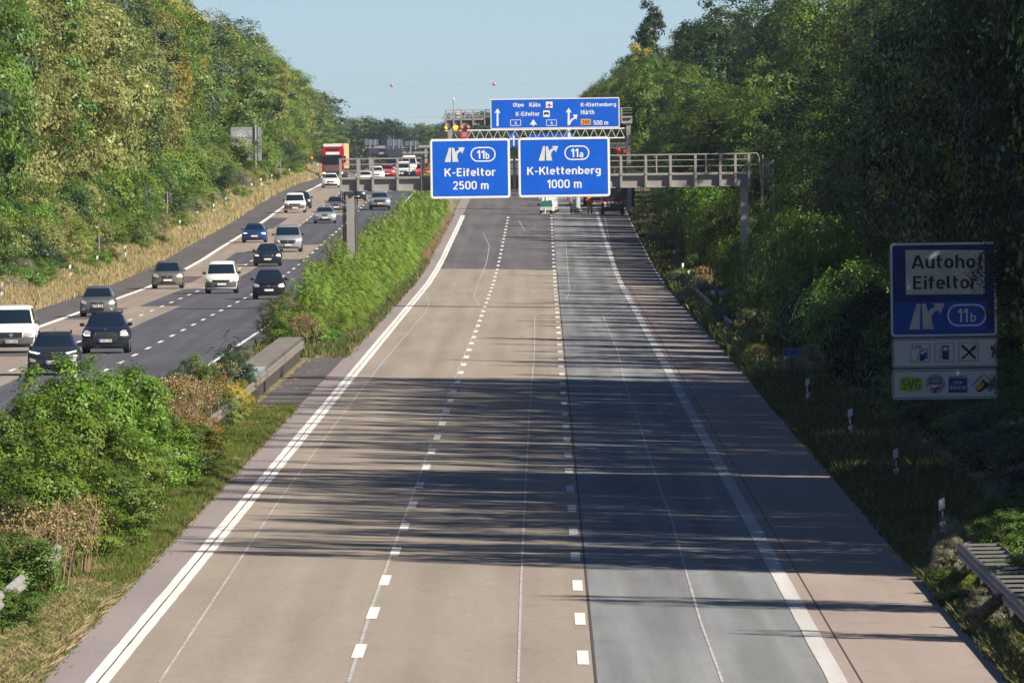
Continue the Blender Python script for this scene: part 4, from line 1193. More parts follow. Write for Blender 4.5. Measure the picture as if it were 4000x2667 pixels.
# cable bundles beside the left column, safety cage, ladder rail
for s in (-1, 1):
    MB().bar((cx + s * .27, .30, 0), (cx + s * .27, .30, zb - hz(YG) + .0), .045, 8).build('cable_pipe', steel_dark, g1)
    MB().bar((cx + s * .36, .42, 0), (cx + s * .36, .42, zb - hz(YG) - .1), .03, 8).build('cable_pipe', steel_dark, g1)
MB().tube([(.06, .0, zb + .02), (.06, .0, zb - .38), (.30, .1, zb - .5), (cx - .27, .30, zb - .5)], .035).build('drain_pipe', steel_dark, g1)
mb = MB()
for i in range(7): mb.bar((.35 + i * .085, .95, zdeck), (.35 + i * .085, .95, zrail - .06), .010, 4)
for z in (zdeck + .35, zdeck + .7, zrail - .1): mb.bar((.3, .95, z), (.95, .95, z), .018, 4)
mb.build('safety_cage', steel_dark, g1)
LX = xr - xl
mb = MB()
mb.tube([(LX, -.05, zrail - .02), (LX + .3, -.05, zrail - .02), (LX + .40, -.05, zrail - .25), (LX + .5, -.05, zb - .1), (LX + .52, -.05, zb - .9)], .03)
mb.bar((LX, -.05, zrail - .6), (LX + .45, -.05, zrail - .6), .025, 6)
mb.build('ladder_hoop', steel_grey, g1)
fm = root('access_ladder_cage', 'wire mesh cage panel at the right end of the near gantry', 'fence panel', (gx(2980, 700), YG + .3, ground(18, YG)))
mb = MB(); z0c, z1c = W(2980, 730, YG)[1] - ground(18, YG), W(2980, 625, YG)[1] - ground(18, YG)
mb.bar((0, 0, 0), (0, 0, z1c + .25), .035, 6); mb.bar((.52, 0, 0), (.52, 0, z1c), .03, 6)
for i in range(8): mb.bar((.07 * i, 0, z0c), (.07 * i, 0, z1c), .008, 4)
for i in range(12): mb.bar((0, 0, z0c + i * .12), (.52, 0, z0c + i * .12), .008, 4)
mb.build('mesh_panel', steel_grey, fm)

def blue_sign(P, x0, y0, x1, y1, label, blue=sign_blue, y=0.0, r=.16, bw=.085, edge=.03, name='direction_sign', thick=.05, cat='road sign', backm=sign_back):
    rt = root(name, label, cat, P.loc())
    b = P.rr(x0, y0, x1, y1, r)
    MB().prism(rrect(b[0], b[1], b[2], b[3], r), y, y + thick).build('panel', sign_cream if blue is sign_blue else backm, rt)
    frame(rt, b, r - .01, bw, y - .002, sign_white, 'border', inset=edge)
    i = edge + bw
    MB().prism(rrect(b[0] + i, b[1] - i, b[2] + i, b[3] - i, max(.02, r - i + .02)), y - .005, y - .001).build('face', blue, rt)
    return rt
CR, ZM = (1600, 300), 2.6133
P1 = Panel(CR, ZM, (615, 930), YG - .45)
s1 = blue_sign(P1, 210, 632, 1027, 1243, 'blue exit sign reading 11b K-Eifeltor 2500 m on the near gantry')
exit_symbol(P1, s1, 358, 723, 562, 872, -.006, sign_cream)
oval(P1, s1, 622, 718, 878, 868, -.006, sign_white)
P1.t(s1, '11', 686, 752, 765, 837, -.006, sign_white, .018)
P1.t(s1, 'b', 775, 768, 813, 840, -.006, sign_white, .018)
P1.t(s1, 'K-Eifeltor', 357, 930, 878, 1018, -.006, sign_white, .012)
P1.t(s1, '2500 m', 440, 1066, 806, 1150, -.006, sign_white, .012)
P2 = Panel(CR, ZM, (1578, 920), YG - .45)
s2 = blue_sign(P2, 1110, 617, 2047, 1228, 'blue exit sign reading 11a K-Klettenberg 1000 m on the near gantry')
exit_symbol(P2, s2, 1318, 708, 1518, 858, -.006, sign_cream)
oval(P2, s2, 1580, 703, 1835, 851, -.006, sign_white)
P2.t(s2, '11', 1645, 735, 1722, 822, -.006, sign_white, .018)
P2.t(s2, 'a', 1733, 770, 1772, 824, -.006, sign_white, .018)
P2.t(s2, 'K-Klettenberg', 1200, 915, 1951, 1020, -.006, sign_white, .012)
P2.t(s2, '1000 m', 1403, 1050, 1755, 1137, -.006, sign_white, .012)
seam = plain('seam_blue', (.004, .06, .40), .5)
for P, rt, (x0_, x1_, zs) in ((P1, s1, (232, 1006, (835, 1032))), (P2, s2, (1132, 2026, (822, 1025)))):
    for zy in zs: P.poly(rt, [(x0_, zy), (x1_, zy - .0139 * (x1_ - x0_)), (x1_, zy + 2.2 - .0139 * (x1_ - x0_)), (x0_, zy + 2.2)], -.0052, seam, 'panel_seam', d=.0012)
for P, rt, xs in ((P1, s1, (330, 880)), (P2, s2, (1260, 1880))):
    for xx in xs:
        a = P.p(xx, 660)[0]; MB().box(a - .04, a + .04, .05, .26, -1.3, 1.4).build('bracket', steel_grey, rt)

# ------------------------------------------------------------------ far gantry with the lane sign
Y2 = 1185.0
C2, Z2 = (1700, 360), 2.94
P3 = Panel(C2, Z2, (1380, 240), Y2 - .45)
fx = lambda zx, zy: W(C2[0] + zx / Z2, C2[1] + zy / Z2, Y2)
xl2, xr2 = fx(116, 300)[0], W(2470, 500, Y2)[0]
gantry(Y2, xl2, xr2, fx(400, 385)[1], fx(400, 322)[1], fx(400, 300)[1], fx(400, 203)[1], [(fx(p, 300)[0] - xl2, .14) for p in (122, 212, 297, 437, 572, 720, 860, 1000, 1140, 1280, 1420, 1560, 1700, 1840, 1980, 2140)],
       'second grey sign gantry further off carrying the wide lane sign', fx(165, 400)[0], W(2455, 520, Y2)[0], .40, base_l=ground(-2.8, Y2), base_r=ground(16.8, Y2))
s3 = blue_sign(P3, 633, 70, 2118, 418, 'wide blue lane sign for Olpe, Koeln, K-Eifeltor, K-Klettenberg and Huerth', bw=.06, r=.10)
s3['label'] = 'wide blue lane sign reading Olpe Köln K-Eifeltor on the far gantry'
for (t_, a, b_, c, d) in [('Olpe', 895, 125, 1018, 180), ('Köln', 1080, 120, 1207, 172), ('K-Eifeltor', 926, 225, 1200, 277), ('K-Klettenberg', 1672, 120, 2078, 178), ('Hürth', 1672, 205, 1827, 258), ('500 m', 1818, 326, 1987, 378)]:
    P3.t(s3, t_, a, b_, c, d, -.006, sign_white, .022)
def up_arrow(P, par, xc, y0, y1, w, hw, mat, name='arrow'):
    P.poly(par, [(xc, y0), (xc + hw, y0 + hw * 1.55), (xc + w * .9, y0 + hw * 1.35), (xc + w, y1), (xc - w, y1), (xc - w * .9, y0 + hw * 1.35), (xc - hw, y0 + hw * 1.55)], -.006, mat, name)
up_arrow(P3, s3, 716, 188, 392, 11, 36, sign_white)
up_arrow(P3, s3, 1127, 313, 388, 10, 42, sign_white)
up_arrow(P3, s3, 1533, 182, 380, 12, 36, sign_white)
P3.poly(s3, [(1541, 340), (1560, 310), (1598, 292), (1580, 262), (1636, 260), (1622, 318), (1606, 303), (1572, 328), (1546, 380)], -.007, sign_white, 'arrow')
for (a, c) in ((862, 985), (1275, 1395)):
    frame(s3, P3.rr(a, 318, c, 388, 0), .05, .045, -.007, sign_white, 'route_shield')
    P3.t(s3, '4', (a + c) / 2 - 12, 333, (a + c) / 2 + 14, 372, -.006, sign_white, .02)
P3.poly(s3, [(1672, 310), (1787, 310), (1787, 377), (1672, 377)], -.007, sign_orange, 'route_plate')
P3.t(s3, '265', 1688, 322, 1775, 366, -.016, black_flat, .02)
P3.poly(s3, [(1271, 111), (1348, 111), (1348, 183), (1271, 183)], -.007, sign_white, 'airport_symbol')
P3.poly(s3, [(1309, 116), (1314, 140), (1340, 158), (1340, 164), (1314, 154), (1313, 170), (1322, 178), (1297, 178), (1306, 170), (1305, 154), (1279, 164), (1279, 158), (1304, 140)], -.017, black_flat, 'aeroplane')
P3.poly(s3, [(1240, 212), (1315, 212), (1315, 287), (1240, 287)], -.007, sign_white, 'harbour_symbol')
P3.poly(s3, [(1248, 250), (1254, 232), (1300, 232), (1306, 250), (1306, 264), (1296, 264), (1290, 256), (1264, 256), (1258, 264), (1248, 264)], -.017, black_flat, 'lorry_symbol')
# graffiti, antenna, switch box on the far gantry
gr = root('graffiti', 'black sprayed letters S O N on the far gantry beam', 'graffiti', P3.loc())
for (t_, a, c) in (('S', 330, 362), ('O', 385, 420), ('N', 475, 528)): P3.t(gr, t_, a, 330, c, 385, .36, black_flat, .02)
an = root('antenna_mast', 'thin antenna mast with a white head on the far gantry', 'antenna', (fx(212, 300)[0], Y2 + .2, fx(212, 300)[1]))
MB().bar((0, 0, -.4), (0, 0, fx(212, 85)[1] - fx(212, 300)[1]), .035, 6).build('mast', steel_grey, an)
MB().sphere((0, 0, fx(212, 82)[1] - fx(212, 300)[1]), .1).build('antenna_head', sign_white, an)
sb = root('switch_box', 'white switch box standing on the far gantry walkway', 'box', (fx(272, 300)[0], Y2 + .4, fx(272, 305)[1]))
MB().box(-.22, .22, -.15, .15, 0, .75).build('case', sign_cream, sb, bevel=.02)
MB().box(-.24, .24, -.17, .17, .75, .80).build('lid', steel_grey, sb)

# ------------------------------------------------------------------ service area sign at the right
CA, ZA, YA = (3400, 900), 2.24, 380.0
PA = Panel(CA, ZA, (640, 1480), YA)
ga = ground(PA.X0 - RX(YA), YA)
sa = root('service_sign', 'tall shaded service-area sign with white and blue panels and two dark legs', 'road sign', (PA.X0, YA, PA.Z0))
def sub_panel(x0, y0, x1, y1, fmat, r, bw, edge, black=False):
    b = PA.rr(x0, y0, x1, y1, r)
    MB().prism(rrect(b[0], b[1], b[2], b[3], r), 0, .04).build('panel', sign_back, sa)
    frame(sa, b, r - .005, bw, -.001, sign_white, 'border', inset=edge)
    i = edge + bw
    MB().prism(rrect(b[0] + i, b[1] - i, b[2] + i, b[3] - i, max(.02, r - i + .015)), -.005, -.001).build('face', fmat, sa)
    if black:
        frame(sa, b, r - .02, .018, -.008, black_flat, 'black_line', inset=edge + bw * .9)
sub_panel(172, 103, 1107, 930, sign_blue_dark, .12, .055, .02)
sub_panel(190, 940, 1112, 1200, sign_white, .07, .02, .015, True)
sub_panel(188, 1210, 1112, 1477, sign_white, .09, .03, .02, True)
PA.poly(sa, [(305, 172), (1000, 172), (1000, 556), (312, 562)], -.006, sign_cream, 'white_field')
PA.t(sa, 'Autohof', 358, 213, 985, 333, -.015, black_flat, .008)
PA.t(sa, 'Eifeltor', 374, 395, 935, 512, -.015, black_flat, .008)
PA.poly(sa, [(208, 622), (668, 622), (668, 862), (1082, 862), (1082, 900), (208, 905)], -.006, sign_blue_mid, 'blue_field')
PA.poly(sa, [(670, 622), (1016, 622), (1016, 862), (674, 864)], -.012, sign_blue, 'number_plate_field', d=.006)
exit_symbol(PA, sa, 337, 636, 652, 866, -.014, sign_cream)
oval(PA, sa, 672, 643, 1015, 838, -.019, sign_white, .05)
PA.t(sa, '11', 762, 684, 852, 800, -.019, sign_white, .015)
PA.t(sa, 'b', 876, 716, 922, 798, -.019, sign_white, .015)
for (a, b_) in ((352, 522), (562, 733), (773, 944)):
    frame(sa, PA.rr(a, 988 - (a - 352) * .02, b_, 1152 - (a - 352) * .02, 0), .005, .011, -.008, black_flat, 'pictogram_frame')
def pump(x, y, w, h, mat):
    PA.poly(sa, [(x, y), (x + w * .85, y), (x + w * .85, y + h * .93), (x + w, y + h), (x - w * .1, y + h), (x - w * .0, y + h * .93)], -.009, mat, 'fuel_pump')
    PA.poly(sa, [(x + w * .14, y + h * .1), (x + w * .70, y + h * .1), (x + w * .70, y + h * .38), (x + w * .14, y + h * .38)], -.018, sign_white, 'pump_window')
    q = [PA.p(*c) for c in ((x, y + h * .12), (x - w * .22, y + h * .3), (x - w * .42, y + h * .85), (x - w * .3, y + h * .95), (x - w * .12, y + h * .80))]
    MB().tube([(a[0], -.014, a[1]) for a in q], .007, 5).build('pump_hose', mat, sa)
pump(455, 1035, 52, 88, sign_blue)
pump(432, 1050, 48, 88, black_flat)
pump(628, 1006, 68, 122, black_flat)
PA.t(sa, 'LPG', 368, 1005, 452, 1040, -.008, black_flat, .006)
PA.poly(sa, [(793, 998), (808, 998), (850, 1035), (928, 1118), (918, 1130), (838, 1055), (800, 1022)], -.009, black_flat, 'knife')
PA.poly(sa, [(795, 1118), (868, 1052), (882, 1030), (918, 996), (924, 1004), (906, 1022), (926, 1008), (926, 1020), (905, 1040), (880, 1062), (806, 1130)], -.020, black_flat, 'fork')
yellow_p = plain('logo_yellow', (.62, .66, .04), .5); green_p = plain('logo_green', (.02, .28, .07), .5); red_p = plain('logo_red', (.33, .04, .04), .5); grey_p = plain('logo_grey', (.36, .39, .43), .5); navy_p = plain('logo_navy', (.01, .05, .30), .5)
PA.poly(sa, [(253, 1292), (300, 1280), (355, 1277), (410, 1280), (455, 1292), (455, 1392), (410, 1404), (355, 1408), (300, 1406), (253, 1392)], -.009, yellow_p, 'logo_plate')
PA.t(sa, 'SVG', 272, 1296, 440, 1392, -.018, green_p, .03)
cc = [(568 + 85 * math.cos(a), 1340 + 85 * math.sin(a)) for a in np.linspace(0, 2 * math.pi, 25)[:-1]]
PA.poly(sa, cc, -.009, grey_p, 'logo_disc')
PA.t(sa, 'extra', 512, 1277, 620, 1312, -.018, green_p, .02)
PA.t(sa, 'wurst', 513, 1318, 622, 1350, -.018, black_flat, .02)
PA.poly(sa, [(524, 1362), (550, 1370), (590, 1370), (611, 1362), (611, 1382), (590, 1394), (548, 1394), (524, 1382)], -.018, red_p, 'sausage')
PA.poly(sa, [(556, 1396), (580, 1396), (577, 1408), (571, 1422), (565, 1422), (560, 1408)], -.018, black_flat, 'fork_tip')
PA.t(sa, 'TruckWash', 690, 1266, 842, 1284, -.009, navy_p, .02)
PA.poly(sa, [(683, 1288), (848, 1288), (848, 1417), (684, 1417)], -.009, navy_p, 'logo_plate')
PA.t(sa, 'LKW', 726, 1317, 805, 1343, -.018, sign_white, .02)
PA.t(sa, 'WÄSCHE', 692, 1352, 840, 1390, -.018, sign_white, .02)
PA.poly(sa, [(915, 1385), (985, 1300), (1050, 1355), (960, 1415), (940, 1410)], -.009, black_flat, 'logo_plate')
PA.poly(sa, [(925, 1385), (945, 1345), (980, 1325), (998, 1335), (985, 1370), (950, 1398), (930, 1400)], -.018, sign_orange, 'logo_oval')
tm = text_mesh('SCHNITZEL', 0, .44, 0, .055, .008, .0); tm.materials.append(black_flat)
q = PA.p(892, 1366); link('lettering', tm, sa, None, (q[0], -.009, q[1]), (0, -math.radians(44), 0))
tm = text_mesh('HAUS', 0, .20, 0, .055, .008, .0); tm.materials.append(sign_orange)
q = PA.p(985, 1262); link('lettering', tm, sa, None, (q[0], -.009, q[1]), (0, math.radians(40), 0))
for xx in (325, 963):
    a = PA.p(xx, 1470)[0]
    MB().bar((a, .10, ga - PA.Z0 - .3), (a, .10, PA.p(600, 120)[1]), .045, 8).build('leg', steel_dark, sa)

# branches of leaves hanging before the sign's right side
def spray(loc, n, rad, leaf, mat, label, seed, sc=(1, 1, 1)):
    R = np.random.RandomState(seed)
    r = root('hanging_branch', label, 'branch', loc)
    C = R.normal(size=(n, 3)) * np.array(sc) * rad
    me = leaf_mesh('leaves', C, R.normal(size=(n, 3)) + np.array([0, 0, .6]), R.uniform(.6, 1.2, n) * leaf, R.rand(n), .5)
    link('leaves', me, r, LEAF[mat])
    mb = MB(); rr = random.Random(seed)
    for i in range(8):
        mb.bar((rad * sc[0] * 2, rr.uniform(-.1, .1), rad * sc[2] * 1.2), Vector([rr.gauss(0, 1) * rad * sc[k] for k in range(3)]), .012, 4, .005, cap=False)
    mb.build('twigs', bark, r)
X, Z = W(3400 + 1150 / ZA, 900 + 330 / ZA, 372); spray((X + .17, 372, Z), 5200, .30, .10, 'shade', 'dark leafy branch covering the upper right corner of the service-area sign', 1, (1.0, 1, 1.7))
X, Z = W(3400 + 900 / ZA, 900 + 400 / ZA, 373); spray((X + .03, 373, Z), 200, .13, .08, 'shade', 'small leafy twig hanging over the word on the service-area sign', 2, (.9, 1, 1.6))
X, Z = W(3400 + 1085 / ZA, 900 + 1060 / ZA, 373); spray((X, 373, Z), 90, .08, .10, 'shade', 'narrow-leaved twig over the right end of the pictogram panel', 3, (1, 1, 1.5))
X, Z = W(3400 + 1065 / ZA, 900 + 1345 / ZA, 373); spray((X, 373, Z), 200, .10, .08, 'shade', 'leafy twig over the right end of the logo panel', 4, (1, 1, 1.2))
X, Z = W(3400 + 1000 / ZA, 900 + 720 / ZA, 373); spray((X, 373, Z), 60, .12, .08, 'shade', 'thin twig crossing the number on the service-area sign', 5, (1.8, 1, .5))

# kilometre plates
def km_plate(px, py, Y, w, h, txt, label, y_off=0.0):
    X, Z = W(px, py, Y); gz = ground(X - RX(Y), Y)
    r = root('kilometre_plate', label, 'road sign', (X, Y, gz))
    z = Z - gz
    MB().prism(rrect(-w/2, w/2, z - h/2, z + h/2, .03), 0, .02).build('panel', sign_cream, r)
    MB().prism(rrect(-w/2 + .012, w/2 - .012, z - h/2 + .012, z + h/2 - .012, .025), -.004, -.001).build('face', sign_blue, r)
    for (t_, a, b, hh) in txt: text(r, t_, a, b, z - h/2 + .06, z - h/2 + .06 + hh, -.006, sign_white if '7' in txt[0][0] else plate_pale, .02)
    MB().bar((0, .04, -.3), (0, .04, z + h/2 - .02), .025, 6).build('post', steel_dark, r)
plate_pale = plain('faded_digits', (.12, .42, .42), .6)
km_plate(2818, 1143, 700, .57, .27, [('67,', -.13, .05, .16), ('0', .08, .15, .12), ('2', .18, .25, .12)], 'blue kilometre plate reading 67 behind the guardrail')
km_plate(3091, 1377, 470, .56, .25, [('66', -.17, -.02, .14), ('.', .04, .06, .02), ('8', .14, .19, .12)], 'faded blue kilometre plate reading 66.8 in the weeds')
X, Z = W(2790, 1142, 690)
rm = root('marker_stub', 'short white stub with a red cap beside the 67 plate', 'marker', (X, 690, Z))
MB().bar((0, 0, -1.0), (0, 0, .08), .045, 8).build('stub', sign_white, rm); MB().bar((0, 0, .08), (0, 0, .17), .047, 8).build('cap', red_paint, rm)

# ------------------------------------------------------------------ signs seen from behind on the left verge
def back_sign(px_post, py_base, u, label, shape, zc, post_h, post_r=.04, mat=sign_back, name='reversed_sign', rails=False, postm=None):
    Y = Y_from_u(px_post, py_base, u)
    r = root(name, label, 'road sign', on_ground(u, Y))
    MB().prism(shape, .06, .09).build('panel', mat, r)
    MB().bar((0, 0, -.3), (0, 0, post_h), post_r, 8).build('post', postm or galv, r)
    for z in zc: MB().box(min(p[0] for p in shape) + .05, max(p[0] for p in shape) - .05, .03, .058, z - .025, z + .025).build('cross_rail', steel_dark, r)
    return r, Y
circ = [(.38 * math.cos(a), 2.35 + .38 * math.sin(a)) for a in np.linspace(0, -2 * math.pi, 21)[:-1]]
back_sign(655, 925, -21.6, 'dark round sign seen from behind on a thin post on the left verge', circ, [2.35], 2.75, .035, steel_dark)
back_sign(388, 1060, -21.4, 'small dark rectangular sign seen from behind on the left verge', rrect(-.33, .33, 1.35, 1.65, .04), [1.5], 1.65, .035, steel_dark)
back_sign(1096, 705, -21.2, 'tiny dark plate on a thin white post far along the left verge', rrect(-.28, .28, .95, 1.2, .04), [1.1], 2.0, .03, steel_dark)
big, Yb = back_sign(1000, 706, -22.4, 'big sign seen from behind with white graffiti, half covered by a bush', rrect(-2.5, .62, 1.75, 5.2, .1), [2.65, 4.1], 5.35, .10, sign_back)
MB().box(-.25, .25, .02, .055, 1.8, 5.15).build('mounting_rail', steel_dark, big)
Rg = random.Random(4); mb = MB()
for k in range(26):
    x = Rg.uniform(-2.2, -.4); z = Rg.uniform(2.0, 4.7); pts = []
    for j in range(7):
        a = j * .9 + Rg.random(); pts.append((x + .22 * math.cos(a), .045, z + .2 * math.sin(a)))
    mb.tube(pts, .025, 4)
mb.build('graffiti', sign_white, big)
bush(-24.4, Yb - 12, 3.6, 1.05, 'bright', 'bright green bush covering the left of the big graffitied sign back', BUSHES, 3.2, 91, 'bush')
Yo = Y_from_u(1217, 665, -21.0)
lo = root('warning_lamp', 'orange warning lamp on a dark box at the roadside left of the red truck', 'lamp', on_ground(-21.0, Yo))
MB().bar((0, 0, -.2), (0, 0, 1.0), .04, 6).build('post', galv, lo); MB().box(-.18, .18, -.1, .1, .9, 1.4).build('box', steel_dark, lo, bevel=.02)
MB().sphere((0, 0, 1.62), .2, 10, 8).build('lamp', plain('lamp_orange', (.85, .22, .03), .4), lo, smooth=True)

# ------------------------------------------------------------------ power line with marker balls
YP = 2650.0
xa, za = W(1531, 335, YP); xb, zb_ = W(1931, 337, YP)
pl = root('power_line', 'thin power cable with two red marker balls across the sky', 'power line', (0, YP, za))
MB().tube([(-320 + 20 * i, 0, .00012 * (-320 + 20 * i - 10) ** 2 - .02) for i in range(34)], .035, 4).build('cable', plain('cable_grey', (.35, .37, .40), .6), pl)
for X_ in (xa, xb): MB().sphere((X_, 0, 0), .34, 12, 8).build('marker_ball', plain('marker_red', (.62, .24, .20), .5), pl, smooth=True)
xc, zc_ = W(1600, 458, YP)
p2 = root('power_line', 'thin bare power cable low over the far trees', 'power line', (0, YP + 30, zc_))
MB().tube([(-320 + 20 * i, 0, .0001 * (-320 + 20 * i) ** 2) for i in range(34)], .07, 4).build('cable', MATS['cable_grey'], p2)

# ------------------------------------------------------------------ display gantry far down the road
YF = 3000.0
C3, Z3 = (1300, 520), 5.227
ff = lambda zx, zy: W(C3[0] + zx / Z3, C3[1] + zy / Z3, YF)
o3 = ff(1250, 290)
vg = root('display_gantry', 'hazy gantry with dark traffic displays far behind the queue', 'gantry', (o3[0], YF, hz(YF)))
oz = hz(YF); rel = lambda zx, zy: (ff(zx, zy)[0] - o3[0], ff(zx, zy)[1] - oz)
panel_blue = plain('display_blue', (.10, .13, .20), .5); dispm = plain('display_dark', (.03, .035, .06), .5)  # dark bluish upper panels, near-black displays
a, b = rel(660, 290), rel(2000, 290); MB().box(a[0], b[0], 0, .8, a[1] - .3, a[1] + .3).build('beam', steel_grey, vg)
a, b = rel(900, 410), rel(1950, 410); MB().box(a[0], b[0], .1, .7, a[1] - .25, a[1] + .2).build('beam', steel_grey, vg)
for x in (760, 1600, 1900): q = rel(x, 290); MB().box(q[0] - .3, q[0] + .3, .2, .7, -1, q[1]).build('column', steel_grey, vg)
for (x0, x1, y0, y1) in ((650, 930, 130, 250), (1110, 1430, 130, 270), (1480, 1760, 160, 260)):
    p, q = rel(x0, y1), rel(x1, y0); MB().box(p[0], q[0], -.3, .0, p[1], q[1]).build('sign_panel', panel_blue, vg)
    for t in (.4, .75): xm = p[0] + (q[0] - p[0]) * t; MB().box(xm - .12, xm + .12, -.4, -.3, p[1] - 1, q[1]).build('strut', sign_back, vg)
for (x0, x1, y0, y1) in ((730, 950, 310, 420), (1130, 1420, 310, 485), (1440, 1740, 420, 480)):
    p, q = rel(x0, y1), rel(x1, y0); MB().box(p[0], q[0], -.5, -.05, p[1], q[1]).build('display', dispm, vg)
# ------------------------------------------------------------------ vehicles
def paint(name, col, metal=.3, rough=.28, coat=.6):
    return plain(name, col, rough, metal, coat=coat)
TYPES = {
 #          L    W     H     wsb  wst  hoodY wsbY wstY  topfw basefw
 'suv':   (4.25, 1.84, 1.60, .66, .915, .16, 1.05, 1.85, .64, .84),
 'hatch': (4.0, 1.72, 1.50, .64, .925, .16, .95, 1.75, .64, .86),
 'mpv':   (4.3, 1.80, 1.62, .62, .93, .14, .90, 1.80, .66, .88),
 'sedan': (4.6, 1.82, 1.43, .66, .925, .14, 1.25, 2.05, .58, .82),
 'van':   (4.8, 1.92, 1.92, .61, .915, .10, .60, 1.15, .78, .92),
 'smallvan': (4.4, 1.80, 1.82, .60, .905, .12, .75, 1.35, .76, .90),
}
wheel_tyre = None
def wheel_meshes():
    t = MB(); t.bar((-.11, 0, 0), (.11, 0, 0), .325, 20); tm_ = t.mesh('tyre', False); tm_.materials.append(rubber)
    r_ = MB(); r_.bar((-.118, 0, 0), (.118, 0, 0), .215, 14)
    for i in range(5):
        a = i * 1.2566; r_.bar((-.122, 0, 0), (-.122, .2*math.cos(a), .2*math.sin(a)), .03, 4); r_.bar((.122, 0, 0), (.122, .2*math.cos(a), .2*math.sin(a)), .03, 4)
    rm_ = r_.mesh('rim', False); rm_.materials.append(rim_mat)
    return tm_, rm_
TYRE, RIM = wheel_meshes()
def wheel(par, x, y, sc=1.0):
    w = link('wheel', TYRE, par, None, (x, y, .325 * sc)); w.scale = (sc, sc, sc)
    link('rim', RIM, w)
    return w
